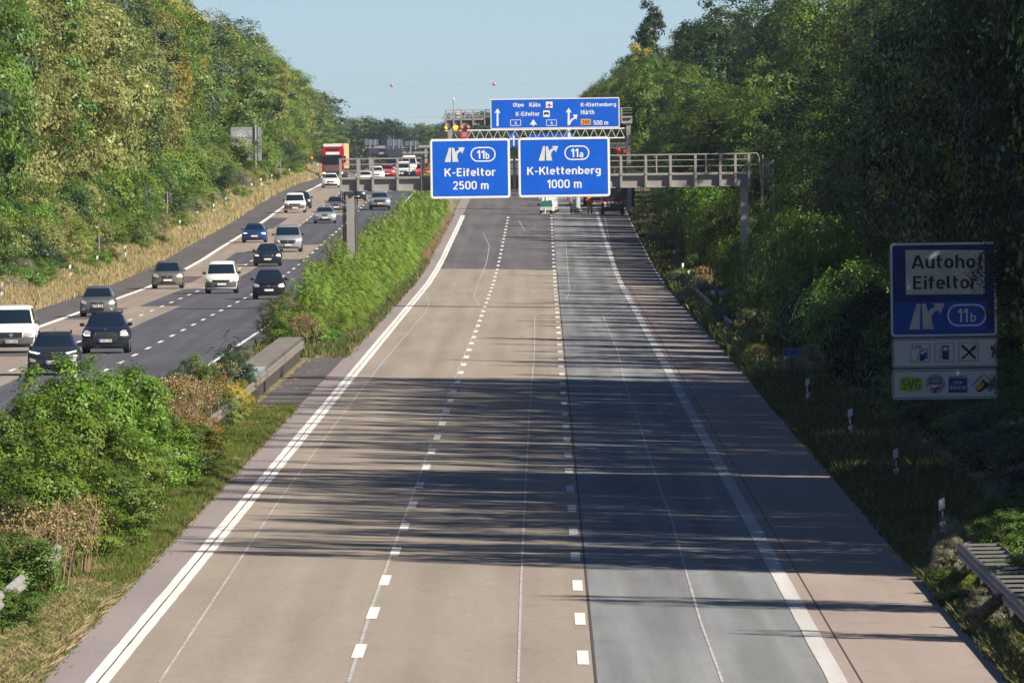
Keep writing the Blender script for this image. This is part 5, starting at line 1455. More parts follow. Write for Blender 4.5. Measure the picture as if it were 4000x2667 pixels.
def car(style, loc, col, label, lights=None, grille=None, intake=None, plate=None, rails=False, drl=False, lower=None, emblem=False, width=None, height=None,
        detail=True, cat='car', name='car', mirror=None, foglights=False, heading=0.0, group='cars driving towards the viewer', lamp=None, lit=False):
    L, Wd, H, wsb, wst, hoodY, wsbY, wstY, tf, bf = TYPES[style]
    if width: Wd = width
    if height: H = height
    r = root(name, label, cat, loc, heading, group)
    FR = [(.10, .12), (.02, .17), (-.01, .28), (0, .42), (.05, .50), (hoodY, .56 if style != 'van' else .52), (hoodY + (wsbY - hoodY) * .55, wsb - .03), (wsbY, wsb), (wstY, wst), (wstY + .35, .985)]
    FR = [(y, z * H) for y, z in FR]
    if style in ('van', 'smallvan', 'suv', 'mpv'):
        RE = [(L * .55, H), (L * .85, H * .985), (L * .95, H * .93), (L - .12, H * .62), (L - .02, H * .5), (L, H * .28), (L - .08, H * .14)]
    elif style == 'hatch':
        RE = [(L * .58, H), (L * .82, H * .96), (L * .9, H * .90), (L - .10, H * .64), (L - .02, H * .5), (L, H * .28), (L - .08, H * .14)]
    else:
        RE = [(L * .55, H), (L * .66, H * .97), (L * .82, H * .74), (L - .12, H * .70), (L - .02, H * .55), (L, H * .28), (L - .08, H * .14)]
    prof = FR + RE
    def fw(z):
        return float(np.interp(z / H, [.12, .2, .35, .55, wsb - .02, wsb + .02, wst, 1.0], [.90, .97, 1.0, .985, bf + .08, bf + .01, tf + .03, tf - .03]))
    cs = [-1, -.98, -.93, -.82, -.6, -.3, 0, .3, .6, .82, .93, .98, 1]
    def pos(c, y, z, front):
        b = (.20 if z < wsb * H else .12) * abs(c) ** 3 * (1 if front else -.7)
        dz = -.035 * abs(c) ** 8 if z > .5 * H else 0
        return (c * Wd / 2 * fw(z), y + b, z + dz)
    vs = []; nC = len(cs)
    for i, (y, z) in enumerate(prof):
        for c in cs: vs.append(pos(c, y, z, i < len(FR)))
    fs = [(i*nC + j, (i+1)*nC + j, (i+1)*nC + j + 1, i*nC + j + 1)[::-1] for i in range(len(prof) - 1) for j in range(nC - 1)]
    n = len(prof); fs += [((n-1)*nC + j, j, j + 1, (n-1)*nC + j + 1)[::-1] for j in range(nC - 1)]
    mb = MB().add(vs, fs)
    me = mb.mesh('body', True)
    bm = bmesh.new(); bm.from_mesh(me)
    for sgn, c in ((1, 0), (-1, nC - 1)):
        vv = [bm.verts.new(vs[i*nC + c]) for i in range(n)]
        f = bm.faces.new(vv if sgn > 0 else vv[::-1]); bmesh.ops.triangulate(bm, faces=[f])
    bmesh.ops.recalc_face_normals(bm, faces=bm.faces)
    bm.to_mesh(me); bm.free(); me.materials.append(col)
    link('body', me, r)
    fz = [z for y, z in FR]; fy = [y for y, z in FR]
    def F(x, z):
        hw = Wd / 2 * fw(z); c = min(1, abs(x) / hw)
        return float(np.interp(z, fz, fy)) + (.20 if z < wsb * H else .12) * c ** 3
    def patch(nm, pts, mat, off=.012, par=None, both=False, sub=4):
        """pts in (fraction of half width, fraction of height); a thin skin that follows the curved front"""
        X0, X1 = min(p[0] for p in pts), max(p[0] for p in pts)
        nx = max(3, int((X1 - X0) / .11)); xs = sorted(set([X0 + (X1 - X0) * i / nx for i in range(nx + 1)] + [p[0] for p in pts]))
        cols = []
        for x in xs:
            xe = min(max(x, X0 + 1e-4), X1 - 1e-4); zz = []
            for (a, b) in zip(pts, pts[1:] + pts[:1]):
                if (a[0] - xe) * (b[0] - xe) <= 0 and abs(a[0] - b[0]) > 1e-9: zz.append(a[1] + (b[1] - a[1]) * (xe - a[0]) / (b[0] - a[0]))
            cols.append((x, min(zz), max(zz)))
        for sg in ((1, -1) if both else (1,)):
            nz = 3; v = []; f = []
            for lay in (0, 1):
                for (x, za, zb_) in cols:
                    for j in range(nz + 1):
                        X_, Z_ = sg * x * Wd / 2, (za + (zb_ - za) * j / nz) * H
                        v.append((X_, F(X_, Z_) - off + lay * .05, Z_))
            m = len(cols) * (nz + 1)
            for i in range(len(cols) - 1):
                for j in range(nz):
                    a_, b_ = i * (nz + 1) + j, (i + 1) * (nz + 1) + j
                    f.append((a_, b_, b_ + 1, a_ + 1)); f.append((m + a_, m + a_ + 1, m + b_ + 1, m + b_))
                for j in (0, nz):
                    a_, b_ = i * (nz + 1) + j, (i + 1) * (nz + 1) + j
                    f.append((a_, m + a_, m + b_, b_) if j == 0 else (a_, b_, m + b_, m + a_))
            for i in (0, len(cols) - 1):
                for j in range(nz):
                    a_ = i * (nz + 1) + j; f.append((a_, a_ + 1, m + a_ + 1, m + a_))
            MB().add(v, f).build(nm, mat, par or r, smooth=False)
    # glass
    def gridpatch(nm, z0, z1, cf, mat, off=.014, nx=10, nz=4):
        v = []
        for j in range(nz + 1):
            z = (z0 + (z1 - z0) * j / nz) * H
            for i in range(nx + 1):
                c = -cf + 2 * cf * i / nx; x = c * Wd / 2 * fw(z)
                v.append((x, F(x, z) - off, z - (.012 if abs(c) > cf - .01 and j in (0, nz) else 0)))
        f = [(j*(nx+1)+i, j*(nx+1)+i+1, (j+1)*(nx+1)+i+1, (j+1)*(nx+1)+i) for j in range(nz) for i in range(nx)]
        return MB().add(v, f).build(nm, mat, r, smooth=True)
    gridpatch('windscreen', wsb + .012, wst - .005, .90 if style not in ('van', 'smallvan') else .93, glass_dark)
    for sg in (-1, 1):
        z0, z1 = (wsb + .03) * H, (wst + .01) * H
        w0, w1 = Wd / 2 * fw(z0) + .008, Wd / 2 * fw(z1) + .008
        MB().add([(sg*w0, wsbY + .35, z0), (sg*w0, L - .6, z0), (sg*w1, L - .95, z1), (sg*w1, wstY + .25, z1),
                  (sg*(w0-.02), wsbY + .35, z0), (sg*(w0-.02), L - .6, z0), (sg*(w1-.02), L - .95, z1), (sg*(w1-.02), wstY + .25, z1)],
                 [(0,1,2,3),(7,6,5,4),(0,4,5,1),(1,5,6,2),(2,6,7,3),(3,7,4,0)]).build('side_window', glass_dark, r)
        mx = sg * (Wd / 2 * fw(wsb * H) + .13); mz = (wsb + .03) * H
        mo = MB().box(mx - .10, mx + .10, wsbY + .25, wsbY + .40, mz - .06, mz + .08).build('mirror', mirror or col, r, bevel=.03)
        MB().bar((mx - sg * .1, wsbY + .33, mz - .03), (mx - sg * .28, wsbY + .40, mz - .07), .025, 5).build('mirror_arm', trim_black, r)
    wx = Wd / 2 - .115
    for sg in (-1, 1):
        wheel(r, sg * wx, .82, H / 1.6 * .5 + .5); wheel(r, sg * wx, L - .85, H / 1.6 * .5 + .5)
    if lower: patch('bumper', lower, MATS['trim_grey'] if style in ('van', 'smallvan') else trim_black, .008, sub=8)
    if grille: patch('grille', grille, trim_black, .018, sub=6)
    if intake: patch('air_intake', intake, black_flat, .016, sub=6)
    if lights: patch('headlight', lights, lamp or lamp_glass, .022, both=True)
    if drl: patch('daytime_light', drl, led_white, .032, both=True, sub=2)
    if foglights: patch('fog_light', foglights, lamp_glass, .022, both=True, sub=2)
    if emblem: patch('emblem', emblem, chrome, .035, sub=2)
    if plate:
        zc = plate[0] * H; y = F(0, zc) - .05
        pl_ = MB().box(-.26, .26, y, y + .04, zc - .055, zc + .055).build('number_plate', plate_white, r)
        MB().box(-.26, -.215, y - .004, y - .001, zc - .053, zc + .053).build('blue_band', plate_blue, pl_)
        if len(plate) > 1: text(pl_, plate[1], -.195, .24, zc - .036, zc + .036, y - .002, black_flat, .02, .004)
    if rails:
        for sg in (-1, 1):
            MB().tube([(sg * Wd / 2 * tf * .98, wstY + .25, H * .96), (sg * Wd / 2 * tf, wstY + .5, H + .02), (sg * Wd / 2 * tf, L - 1.0, H + .02), (sg * Wd / 2 * tf * .98, L - .7, H * .95)], .022, 6).build('roof_rail', trim_black, r)
    # wipers and a driver's seat-back shape behind the glass would not read at this distance; the antenna does
    MB().bar((.0, L * .55, H), (.0, L * .55 + .12, H + .16), .008, 4).build('antenna', trim_black, r)
    return r
def road_Y(px, py, iters=80):
    Y = 600.0
    for _ in range(iters):
        X, Z = W(px, py, Y)
        Yn = Y * (CAMH - hz(Y)) / (CAMH - Z)
        Y = .6 * Y + .4 * Yn
    return Y
def carpos(px, py, u=None):
    if u is None:
        Y = road_Y(px, py); X, Z = W(px, py, Y)
        return Vector((X, Y, hz(Y) + .004))
    Y = Y_from_u(px, py, u)
    return on_road(u, Y, .004)
S = 1.70068
navy = paint('paint_navy', (.014, .022, .040)); anth = paint('paint_anthracite', (.030, .034, .045)); white = paint('paint_van_white', (.74, .74, .73), 0, .35, .3)
greym = paint('paint_grey_metal', (.17, .175, .18), .4); greyb = paint('paint_grey_brown', (.19, .185, .17), .4); blackp = paint('paint_black', (.012, .014, .020)); bluep = paint('paint_blue', (.012, .055, .22), .3)
silver = paint('paint_silver', (.42, .46, .50), .5, .32); silverb = paint('paint_silver_blue', (.33, .38, .42), .4); redp = paint('paint_red', (.62, .015, .02), 0); teal = paint('paint_dark_teal', (.01, .03, .035)); burg = paint('paint_burgundy', (.40, .01, .03), 0)

LT_SLANT = [(.50, .50), (.93, .58), (.93, .50), (.78, .46)]
LT_BOX = [(.60, .44), (.90, .50), (.93, .36), (.66, .34)]
PLAIN_GRILLE = [(-.45, .46), (.45, .46), (.36, .38), (-.36, .38)]
LOW = [(-.80, .27), (.80, .27), (.72, .15), (-.72, .15)]
car('suv', carpos(207, 1466), anth, 'dark charcoal compact car with slim daytime lights, nearest on the left road', lights=[(.66, .36), (.93, .42), (.90, .32), (.70, .31)], drl=[(.50, .52), (.93, .57), (.93, .545), (.60, .495)],
    grille=[(-.88, .47), (.88, .47), (.80, .44), (-.80, .44)], intake=[(-.72, .22), (.72, .22), (.60, .15), (-.60, .15)], plate=(.305, 'B CG 250 E'), rails=True, emblem=[(-.09, .535), (.09, .535), (.09, .505), (-.09, .505)], lower=[(-.92, .20), (.92, .20), (.80, .125), (-.80, .125)], height=1.56)
car('suv', carpos(412, 1381), navy, 'dark blue compact SUV with round bright headlights and black roof rails', lights=[(.62, .52), (.74, .57), (.90, .56), (.93, .49), (.86, .44), (.68, .44)], drl=[(.64, .455), (.88, .455), (.92, .50), (.94, .47), (.88, .435), (.66, .435)],
    grille=[(-.40, .52), (.40, .52), (.54, .42), (.50, .30), (-.50, .30), (-.54, .42)], intake=[(-.85, .23), (.85, .23), (.70, .14), (-.70, .14)], plate=(.31, 'K KT 713'), rails=True, emblem=[(-.07, .60), (.07, .60), (.07, .575), (-.07, .575)], mirror=blackp, height=1.65, width=1.88)
car('van', carpos(44, 1380), white, 'white van with grey bumper and star grille, cut by the left edge', lights=[(.52, .36), (.60, .44), (.90, .49), (.90, .37), (.66, .34)], grille=[(-.48, .44), (.48, .44), (.46, .33), (-.46, .33)], plate=(.245, 'GER JE 856'),
    lower=[(-.97, .335), (.97, .335), (.90, .125), (-.90, .125)], intake=[(-.60, .19), (.60, .19), (.60, .14), (-.60, .14)], emblem=[(-.10, .385), (0, .435), (.10, .385), (0, .335)], cat='van', name='van', mirror=trim_grey)
car('hatch', carpos(381, 1238), greym, 'grey hatchback with wide black grille and fog lights in the outer lane', lights=[(.62, .44), (.70, .52), (.92, .58), (.94, .46), (.72, .41)], grille=[(-.40, .47), (.40, .47), (.34, .43), (-.34, .43)], intake=[(-.42, .28), (.42, .28), (.36, .20), (-.36, .20)],
    plate=(.35, 'SU HL 328'), foglights=[(.72, .27), (.84, .29), (.85, .23), (.72, .23)], emblem=[(-.07, .475), (.07, .475), (.07, .43), (-.07, .43)])
car('mpv', carpos(654, 1128), greyb, 'grey brown people carrier with blue-tinted grille in the outer lane', lights=[(.55, .42), (.66, .52), (.92, .56), (.92, .44), (.72, .40)], grille=[(-.42, .46), (.42, .46), (.28, .36), (-.28, .36)], intake=[(-.60, .24), (.60, .24), (.50, .19), (-.50, .19)], plate=(.31,), emblem=[(-.06, .45), (.06, .45), (.06, .40), (-.06, .40)])
car('smallvan', carpos(865, 1147), white, 'white delivery van with black lower bumper in the middle lane', lights=[(.70, .38), (.78, .44), (.92, .46), (.92, .36)], grille=[(-.55, .42), (.55, .42), (.50, .36), (-.50, .36)], plate=(.29,), lower=[(-.97, .36), (.97, .36), (.92, .13), (-.92, .13)], cat='van', name='van', mirror=trim_black)
car('hatch', carpos(1050, 1169), blackp, 'black hatchback with pale headlights in the inner lane', lights=[(.56, .43), (.64, .51), (.94, .55), (.94, .44), (.80, .41)], grille=[(-.42, .45), (.42, .45), (.38, .40), (-.38, .40)], intake=[(-.55, .22), (.55, .22), (.50, .16), (-.50, .16)], plate=(.31,), emblem=[(-.07, .47), (.07, .47), (.07, .41), (-.07, .41)], height=1.58)
car('sedan', carpos(1045, 1040), navy, 'dark navy saloon with broad chrome-edged grille behind the black hatchback', lights=[(.60, .46), (.66, .54), (.92, .56), (.92, .47)], grille=[(-.46, .53), (.46, .53), (.34, .38), (-.34, .38)], intake=[(-.8, .22), (.8, .22), (.7, .15), (-.7, .15)], plate=(.31,), drl=[(.62, .47), (.90, .475), (.90, .46), (.64, .455)], emblem=[(-.05, .56), (.05, .56), (.05, .52), (-.05, .52)], height=1.48)
car('van', carpos(1125, 985), silver, 'silver people van with big black grille and lit headlights', lights=[(.60, .38), (.66, .45), (.92, .48), (.92, .38)], grille=[(-.56, .44), (.56, .44), (.48, .31), (-.48, .31)], plate=(.26,), lower=[(-.85, .20), (.85, .20), (.8, .14), (-.8, .14)], emblem=[(-.07, .38), (0, .42), (.07, .38), (0, .34)], cat='van', name='van', mirror=trim_black, drl=[(.62, .40), (.70, .42), (.70, .385), (.62, .385)])
car('sedan', carpos(993, 948), bluep, 'bright blue saloon with lit headlights in the outer lane', lights=[(.55, .47), (.62, .53), (.92, .54), (.92, .46)], grille=[(-.30, .52), (.30, .52), (.26, .42), (-.26, .42)], intake=[(-.8, .25), (.8, .25), (.6, .15), (-.6, .15)], plate=(.34,), drl=[(.58, .49), (.86, .50), (.86, .475), (.60, .47)])
car('sedan', carpos(1269, 873), silver, 'silver coupe just left of the gantry post', lights=[(.60, .42), (.66, .54), (.86, .56), (.92, .44)], grille=[(-.26, .53), (.26, .53), (.22, .44), (-.22, .44)], intake=[(-.62, .26), (.62, .26), (.5, .16), (-.5, .16)], plate=(.32,), height=1.42)
car('sedan', carpos(1312, 831), greym, 'grey saloon partly hidden behind the gantry post', lights=[(.52, .48), (.60, .54), (.92, .55), (.92, .47)], grille=[(-.26, .52), (.26, .52), (.24, .42), (-.24, .42)], intake=[(-.6, .25), (.6, .25), (.5, .16), (-.5, .16)], plate=(.34,))
car('smallvan', carpos(1152, 832), white, 'white boxy van with black bumper and wheel arches', lights=[(.62, .42), (.66, .50), (.88, .50), (.92, .42)], grille=[(-.5, .46), (.5, .46), (.5, .40), (-.5, .40)], plate=(.25,), lower=[(-.97, .40), (.97, .40), (.92, .13), (-.92, .13)], cat='van', name='van', mirror=trim_black, width=1.86, height=1.75)
car('hatch', carpos(1178, 815), navy, 'dark blue car half hidden behind the white boxy van', lights=LT_SLANT, grille=PLAIN_GRILLE, plate=(.3,))
car('hatch', carpos(1393, 786), teal, 'dark car whose wheel shows right of the gantry post', lights=LT_SLANT, grille=PLAIN_GRILLE, plate=(.3,), intake=LOW)
car('suv', carpos(1484, 819), silverb, 'pale silver blue SUV with wide dark grille right of the gantry post', lights=[(.55, .50), (.62, .56), (.93, .62), (.93, .55)], grille=[(-.66, .54), (.66, .54), (.50, .40), (-.50, .40)], intake=[(-.8, .25), (.8, .25), (.7, .14), (-.7, .14)], plate=(.34,), lower=[(-.92, .24), (.92, .24), (.85, .12), (-.85, .12)], height=1.62)
car('sedan', carpos(1292, 728, -14.8), white, 'white saloon directly in front of the red truck', lights=[(.52, .46), (.60, .54), (.92, .56), (.90, .44)], grille=PLAIN_GRILLE, intake=LOW, plate=(.33,), height=1.5)
# queue beyond the crest, seen through the gantry railing
def q(style, px, Y, col, label, **kw):
    X, Z = W(px, 690, Y)
    car(style, Vector((X, Y, hz(Y) + roadz(-9))), col, label, group='cars queuing beyond the gantry railing', plate=(.32,), **kw)
HL = dict(lights=LT_SLANT, grille=PLAIN_GRILLE, intake=LOW)
q('suv', 1470, 1500, white, 'white SUV at the left of the queue seen through the railing', **HL)
q('sedan', 1424, 1440, white, 'white car roof low behind the railing left of the queue', height=1.30, **HL)
q('suv', 1512, 1560, redp, 'red car beside the white SUV in the queue', **HL)
q('suv', 1530, 1620, navy, 'tall dark blue SUV standing behind the red car in the queue', height=2.1, **HL)
q('hatch', 1600, 1400, blackp, 'black car with bright headlights in the middle of the queue', height=1.45, **HL)
q('van', 1598, 1600, white, 'white delivery van standing tallest in the queue', height=2.5, **HL)
q('van', 1575, 1530, white, 'white van half hidden behind the black car in the queue', height=2.0, **HL)
q('suv', 1652, 1500, redp, 'bright red van-like car at the right of the queue', height=1.9, **HL)
q('suv', 1690, 1560, silver, 'silver car at the right end of the queue by the sign', **HL)

# ---- red truck
def truck(loc, label, colr, trailer_col, name='truck', rear=False):
    r = root(name, label, 'truck', loc)
    W2_ = 1.25
    MB().prism([(-W2_, .45), (W2_, .45), (W2_, 2.6), (W2_ * .97, 3.55), (W2_ * .9, 3.85), (-W2_ * .9, 3.85), (-W2_ * .97, 3.55), (-W2_, 2.6)], 0, 2.3).build('cab', colr, r, bevel=.06)
    MB().prism([(-W2_ * .85, 3.66), (W2_ * .85, 3.66), (W2_ * .82, 3.98), (-W2_ * .82, 3.98)], -.03, 1.6).build('roof_deflector', white, r)
    MB().box(-.8, .8, -.07, -.003, 2.72, 3.02).build('name_board', sign_white, r)
    MB().box(-.75, .75, -.05, -.004, 3.22, 3.42).build('sun_visor', trim_black, r)
    MB().prism([(-1.17, 1.55), (1.17, 1.55), (1.12, 2.62), (-1.12, 2.62)], -.03, -.004).build('windscreen', glass_dark, r)
    MB().prism([(-.95, .75), (.95, .75), (1.0, 1.42), (-1.0, 1.42)], -.04, -.004).build('grille', trim_grey, r)
    MB().box(-1.2, 1.2, -.12, .0, .32, .68).build('bumper', trim_black, r, bevel=.03)
    for s in (-1, 1):
        MB().box(s * 1.02 - .16, s * 1.02 + .16, -.145, -.121, .46, .66).build('headlight', led_white, r)
        MB().box(s * 1.42 - .11, s * 1.42 + .11, .1, .25, 1.75, 2.55).build('mirror', trim_black, r, bevel=.03)
        for y in (1.2, 5.5, 9.5, 10.8, 12.0): wheel(r, s * 1.07, y, 1.5)
    MB().box(-1.27, 1.27, 2.7, 14.5, 1.05, 4.0).build('trailer', trailer_col, r, bevel=.03)
    MB().box(-.5, .5, 1.5, 14.2, .7, 1.04).build('chassis', trim_black, r)
    return r
tanbox = plain('trailer_tan', (.62, .42, .22), .6)
Xt, _ = W(1300, 650, 1590)
truck(Vector((Xt, 1590, hz(1590))), 'red truck with white roof deflector and a tan trailer in the outer lane', burg, tanbox)
bpy.data.objects['truck'].rotation_euler = (0, 0, math.radians(-1.9))

# ------------------------------------------------------------------ roadworks on the near carriageway
def P3D(px, py, Y): X, Z = W(px, py, Y); return Vector((X, Y, Z))
def nearpos(px, Y):
    X, _ = W(px, 820, Y); return on_road(X - RX(Y), Y, .003)
# green-topped trailer
green_p2 = plain('machine_green', (.015, .16, .13), .4)
tp = nearpos(2133, 1165)
r = root('roadworks_trailer', 'small grey trailer machine with a dark green top beside the white beacons', 'machine', tp)
MB().prism([(-.56, .62), (.56, .62), (.56, .78), (.50, 1.02), (.2, 1.12), (-.2, 1.12), (-.50, 1.02), (-.56, .78)], 0, 1.4).build('hood', green_p2, r, bevel=.02)
MB().box(-.54, .54, .02, 1.38, .28, .618).build('body', plain('machine_grey', (.45, .44, .42), .6), r, bevel=.02)
MB().prism([(-.45, -.22), (.28, -.22), (.30, .06), (-.40, .06)], -.75, -.25).build('chute', sign_cream, r)
MB().bar((-.08, -.3, .05), (-.08, .1, .55), .06, 6).build('drawbar', plain('machine_grey', (.45, .44, .42)), r)
for s in (-1, 1): wheel(r, s * .42, .7, .8)
# white beacons in a row
bm_ = MB().box(-.125, .125, -.02, .02, .12, 1.25).mesh('blade'); bm_.materials.append(sign_white)
bf_ = MB().box(-.28, .28, -.2, .2, 0, .12).mesh('foot'); bf_.materials.append(trim_black)
for i, (px, Yb_) in enumerate([(2112, 1215), (2122, 1222), (2138, 1230), (2150, 1238), (2161, 1170), (2172, 1178), (2144, 1250)]):
    b = root('beacon', 'white barrier beacon %s' % ('left of the green-topped trailer' if px < 2130 else ('behind the green-topped trailer' if px < 2160 else 'right of the green-topped trailer')), 'barrier beacon', nearpos(px, Yb_), 0, 'beacons by the green-topped trailer')
    b.scale = (1, 1, 1.55 if Yb_ < 1200 else 1.75)
    link('blade', bm_, b); link('foot', bf_, b)
# conveyor loader
tp = nearpos(2250, 1172)
r = root('conveyor_machine', 'dark machine with a raised conveyor arm and pale hoses', 'machine', tp)
MB().bar((-.75, .4, 1.9), (-.2, .3, .3), .22, 6).build('conveyor', plain('conv_grey', (.18, .19, .21), .7), r)
MB().bar((.12, .2, 2.0), (.10, .1, .45), .16, 8).build('mast', plain('machine_pale', (.36, .40, .44), .5), r)
MB().bar((.30, .2, 2.0), (.33, .1, .35), .035, 6).build('hose', sign_white, r)
MB().box(-.45, .15, .0, 1.4, .25, .85).build('engine_box', plain('machine_dark', (.03, .045, .065), .6), r, bevel=.05)
MB().sphere((.18, .0, .16), .34, 10, 8, (1.25, 1.0, .62)).build('broom', trim_black, r)
MB().bar((-.62, .0, .95), (-.42, .0, .95), .10, 10).build('red_lamp', red_paint, r)
for s in (-1, 1): wheel(r, s * .4, 1.0, .7)
# van with striped tail
tp = nearpos(2393, 1163)
v = root('service_van', 'dark roadworks van seen from behind with a red and white striped board', 'van', tp)
MB().prism([(-.95, .38), (.95, .38), (.98, 1.2), (.86, 2.35), (-.86, 2.35), (-.98, 1.2)], 0, 4.8).build('body', paint('paint_van_dark', (.03, .034, .045)), v, bevel=.07)
MB().prism([(-.74, 1.45), (-.06, 1.45), (-.06, 2.1), (-.68, 2.1)], -.02, .0).build('rear_window', glass_dark, v)
MB().prism([(.06, 1.45), (.74, 1.45), (.68, 2.1), (.06, 2.1)], -.02, .0).build('rear_window', glass_dark, v)
MB().box(-.98, .98, -.14, -.0, .36, .62).build('bumper', trim_black, v, bevel=.03)
bd = MB().box(-.80, .80, -.10, -.05, .90, 1.12).build('striped_board', sign_white, v)
for i in range(5): MB().prism([(-.80 + i * .34, .90), (-.63 + i * .34, .90), (-.80 + i * .34 + .02, 1.12), (-.95 + i * .34 + (.15 if i == 0 else 0), 1.12)], -.106, -.101).build('red_stripe', red_paint, bd)
MB().box(-.70, -.18, -.07, -.03, .66, .84).build('number_plate', plate_white, v)
for s in (-1, 1):
    MB().box(s * .90 - .07, s * .90 + .07, -.05, .0, 1.0, 1.5).build('tail_light', red_paint, v)
    wheel(v, s * .84, .9, 1.1); wheel(v, s * .84, 3.9, 1.1)
MB().box(1.05, 1.10, -.6, .2, .5, 2.2).build('open_door', paint('paint_van_dark2', (.02, .024, .03)), v)
# dark truck further on and one beyond
def dark_truck(px, Y, label, h, w, col, top=None):
    r = root('works_truck', label, 'truck', nearpos(px, Y))
    MB().box(-w/2, w/2, 0, 6.5, .9, h).build('load_bed', col, r, bevel=.04)
    MB().box(-w/2 + .05, w/2 - .05, -.08, .0, .55, .8).build('tail_bar', trim_black, r)
    for s in (-1, 1):
        MB().box(s * (w/2 - .2) - .12, s * (w/2 - .2) + .12, -.1, -.081, .6, .74).build('tail_light', red_paint, r)
        for y in (1.2, 2.5, 5.8): wheel(r, s * (w/2 - .2), y, 1.4)
    for k in range(4): MB().box(-w/2 + w * (k + .5) / 4 - .04, -w/2 + w * (k + .5) / 4 + .04, -.04, -.0, .95, h - .05).build('rib', col, r)
    return r
dark_truck(2330, 1215, 'black flatbed truck just left of the striped van', 1.9, 2.3, paint('paint_truck_black', (.02, .024, .03)))
dark_truck(2452, 1195, 'dark truck at the shaded road edge right of the striped van', 3.1, 1.3, paint('paint_truck_dark', (.02, .028, .035)))
wt = dark_truck(2010, 1290, 'grey works truck glimpsed between the two big blue signs', 3.3, 2.4, paint('paint_truck_grey', (.16, .20, .24)))
MB().box(-1.25, 1.25, -.1, 6.4, 3.31, 3.45).build('tarpaulin_edge', sign_cream, wt)
MB().box(-.1, .25, -.15, -.05, 1.55, 1.75).build('amber_lamp', amber_lit, wt)
# worker in orange
def person(loc, label, suit, h=1.78):
    r = root('person', label, 'person', loc)
    def skin_mesh(name, joints, edges, mat, par):
        me = bpy.data.meshes.new(name)
        me.from_pydata([j[0] for j in joints], edges, [])
        o = link(name, me, par, mat)
        md = o.modifiers.new('skin', 'SKIN')
        for i, j in enumerate(joints):
            me.skin_vertices[0].data[i].radius = (j[1], j[1])
        me.skin_vertices[0].data[0].use_root = True
        ss = o.modifiers.new('sub', 'SUBSURF'); ss.levels = 1; ss.render_levels = 1
        return o
    J = [((0, 0, .95), .15), ((0, 0, 1.2), .15), ((0, 0, 1.42), .16), ((0, 0, 1.54), .06), ((0, -.01, 1.64), .10), ((0, 0, 1.72), .09),
         ((-.19, 0, 1.42), .07), ((-.28, -.03, 1.15), .05), ((-.24, -.2, .95), .04), ((.19, 0, 1.42), .07), ((.27, 0, 1.13), .05), ((.26, -.08, .88), .04),
         ((-.11, 0, .88), .10), ((-.13, -.03, .48), .07), ((-.14, .02, .09), .05), ((-.14, -.12, .04), .045), ((.11, 0, .88), .10), ((.14, -.02, .48), .07), ((.15, .04, .09), .05), ((.15, -.10, .04), .045)]
    Ed = [(0,1),(1,2),(2,3),(3,4),(4,5),(2,6),(6,7),(7,8),(2,9),(9,10),(10,11),(0,12),(12,13),(13,14),(14,15),(0,16),(16,17),(17,18),(18,19)]
    skin_mesh('body', J, Ed, skin, r)
    JJ = [(J[i][0], J[i][1] + .022) for i in (0,1,2,6,7,9,10,12,13,14,16,17,18)]
    EE = [(0,1),(1,2),(2,3),(3,4),(2,5),(5,6),(0,7),(7,8),(8,9),(0,10),(10,11),(11,12)]
    skin_mesh('work_suit', JJ, EE, suit, r)
    MB().sphere((0, 0, 1.72), .13, 12, 8, (1, 1.1, .75)).build('helmet', sign_white, r, smooth=True)
    for z in (.55, .70): 
        for s in (-1, 1): MB().bar((s * .135, -.02, z - .03), (s * .13, -.02, z + .03), .105, 10, cap=False).build('reflective_band', plain('hi_vis', (.55, .75, .08), .5), r)
    MB().bar((0, 0, 1.08), (0, 0, 1.2), .185, 12, cap=False).build('reflective_band', MATS['hi_vis'], r)
    return r
orange_suit = plain('orange_suit', (.85, .16, .02), .7)
person(nearpos(2304, 1166), 'person in an orange work suit standing beside the striped van', orange_suit)

# truss gantry over the works
YT = 1262.0
tl = W(1755, 520, YT); trr = W(2440, 515, YT)
org = Vector((tl[0], YT, hz(YT)))
r = root('truss_gantry', 'white lattice truss spanning the road behind the near signs', 'truss', org)
Lt = trr[0] - tl[0]; zt = W(2000, 508, YT)[1] - org.z; zb2 = W(2000, 545, YT)[1] - org.z
mb = MB()
for y in (0, .8):
    mb.bar((-.4, y, zt), (Lt, y, zt + .0), .06, 6); mb.bar((-.4, y, zb2), (Lt, y, zb2), .06, 6)
nseg = int(Lt / .8)
mb.build('chord', sign_white, r)
mb = MB()
for i in range(nseg):
    a, b = Lt * i / nseg, Lt * (i + 1) / nseg
    mb.bar((a, 0, zb2), ((a+b)/2, 0, zt), .025, 4); mb.bar(((a+b)/2, 0, zt), (b, 0, zb2), .025, 4)
    mb.bar((a, .8, zb2), ((a+b)/2, .8, zt), .025, 4); mb.bar(((a+b)/2, .8, zt), (b, .8, zb2), .025, 4)
mb.build('lattice', sign_white, r)
for px in (1755, 2223):
    x = W(px, 520, YT)[0] - org.x
    MB().box(x - .14, x + .14, .2, .5, -.3, zt + .45).build('mast', sign_cream, r)
for (px, lit) in ((1745, True), (1779, True), (1802, False), (1828, False)):
    p = P3D(px, 498, YT - .3) - org
    MB().sphere(p, .19 if px != 1779 else .24, 10, 8).build('amber_lamp', amber_lit if lit else amber_dull, r, smooth=True)
MB().bar((-.2, -.3, P3D(1745, 503, YT).z - org.z), (2.2, -.3, P3D(1745, 503, YT).z - org.z), .04, 5).build('lamp_bar', steel_dark, r)
rs = root('warning_sign', 'red framed sign hanging in the left end of the truss', 'road sign', P3D(1815, 525, YT - .2))
frame(rs, (-.36, .36, -.36, .36), .15, .16, 0, red_paint, 'red_border'); MB().prism(rrect(-.33, .33, -.33, .33, .1), .004, .03).build('panel', sign_back, rs)
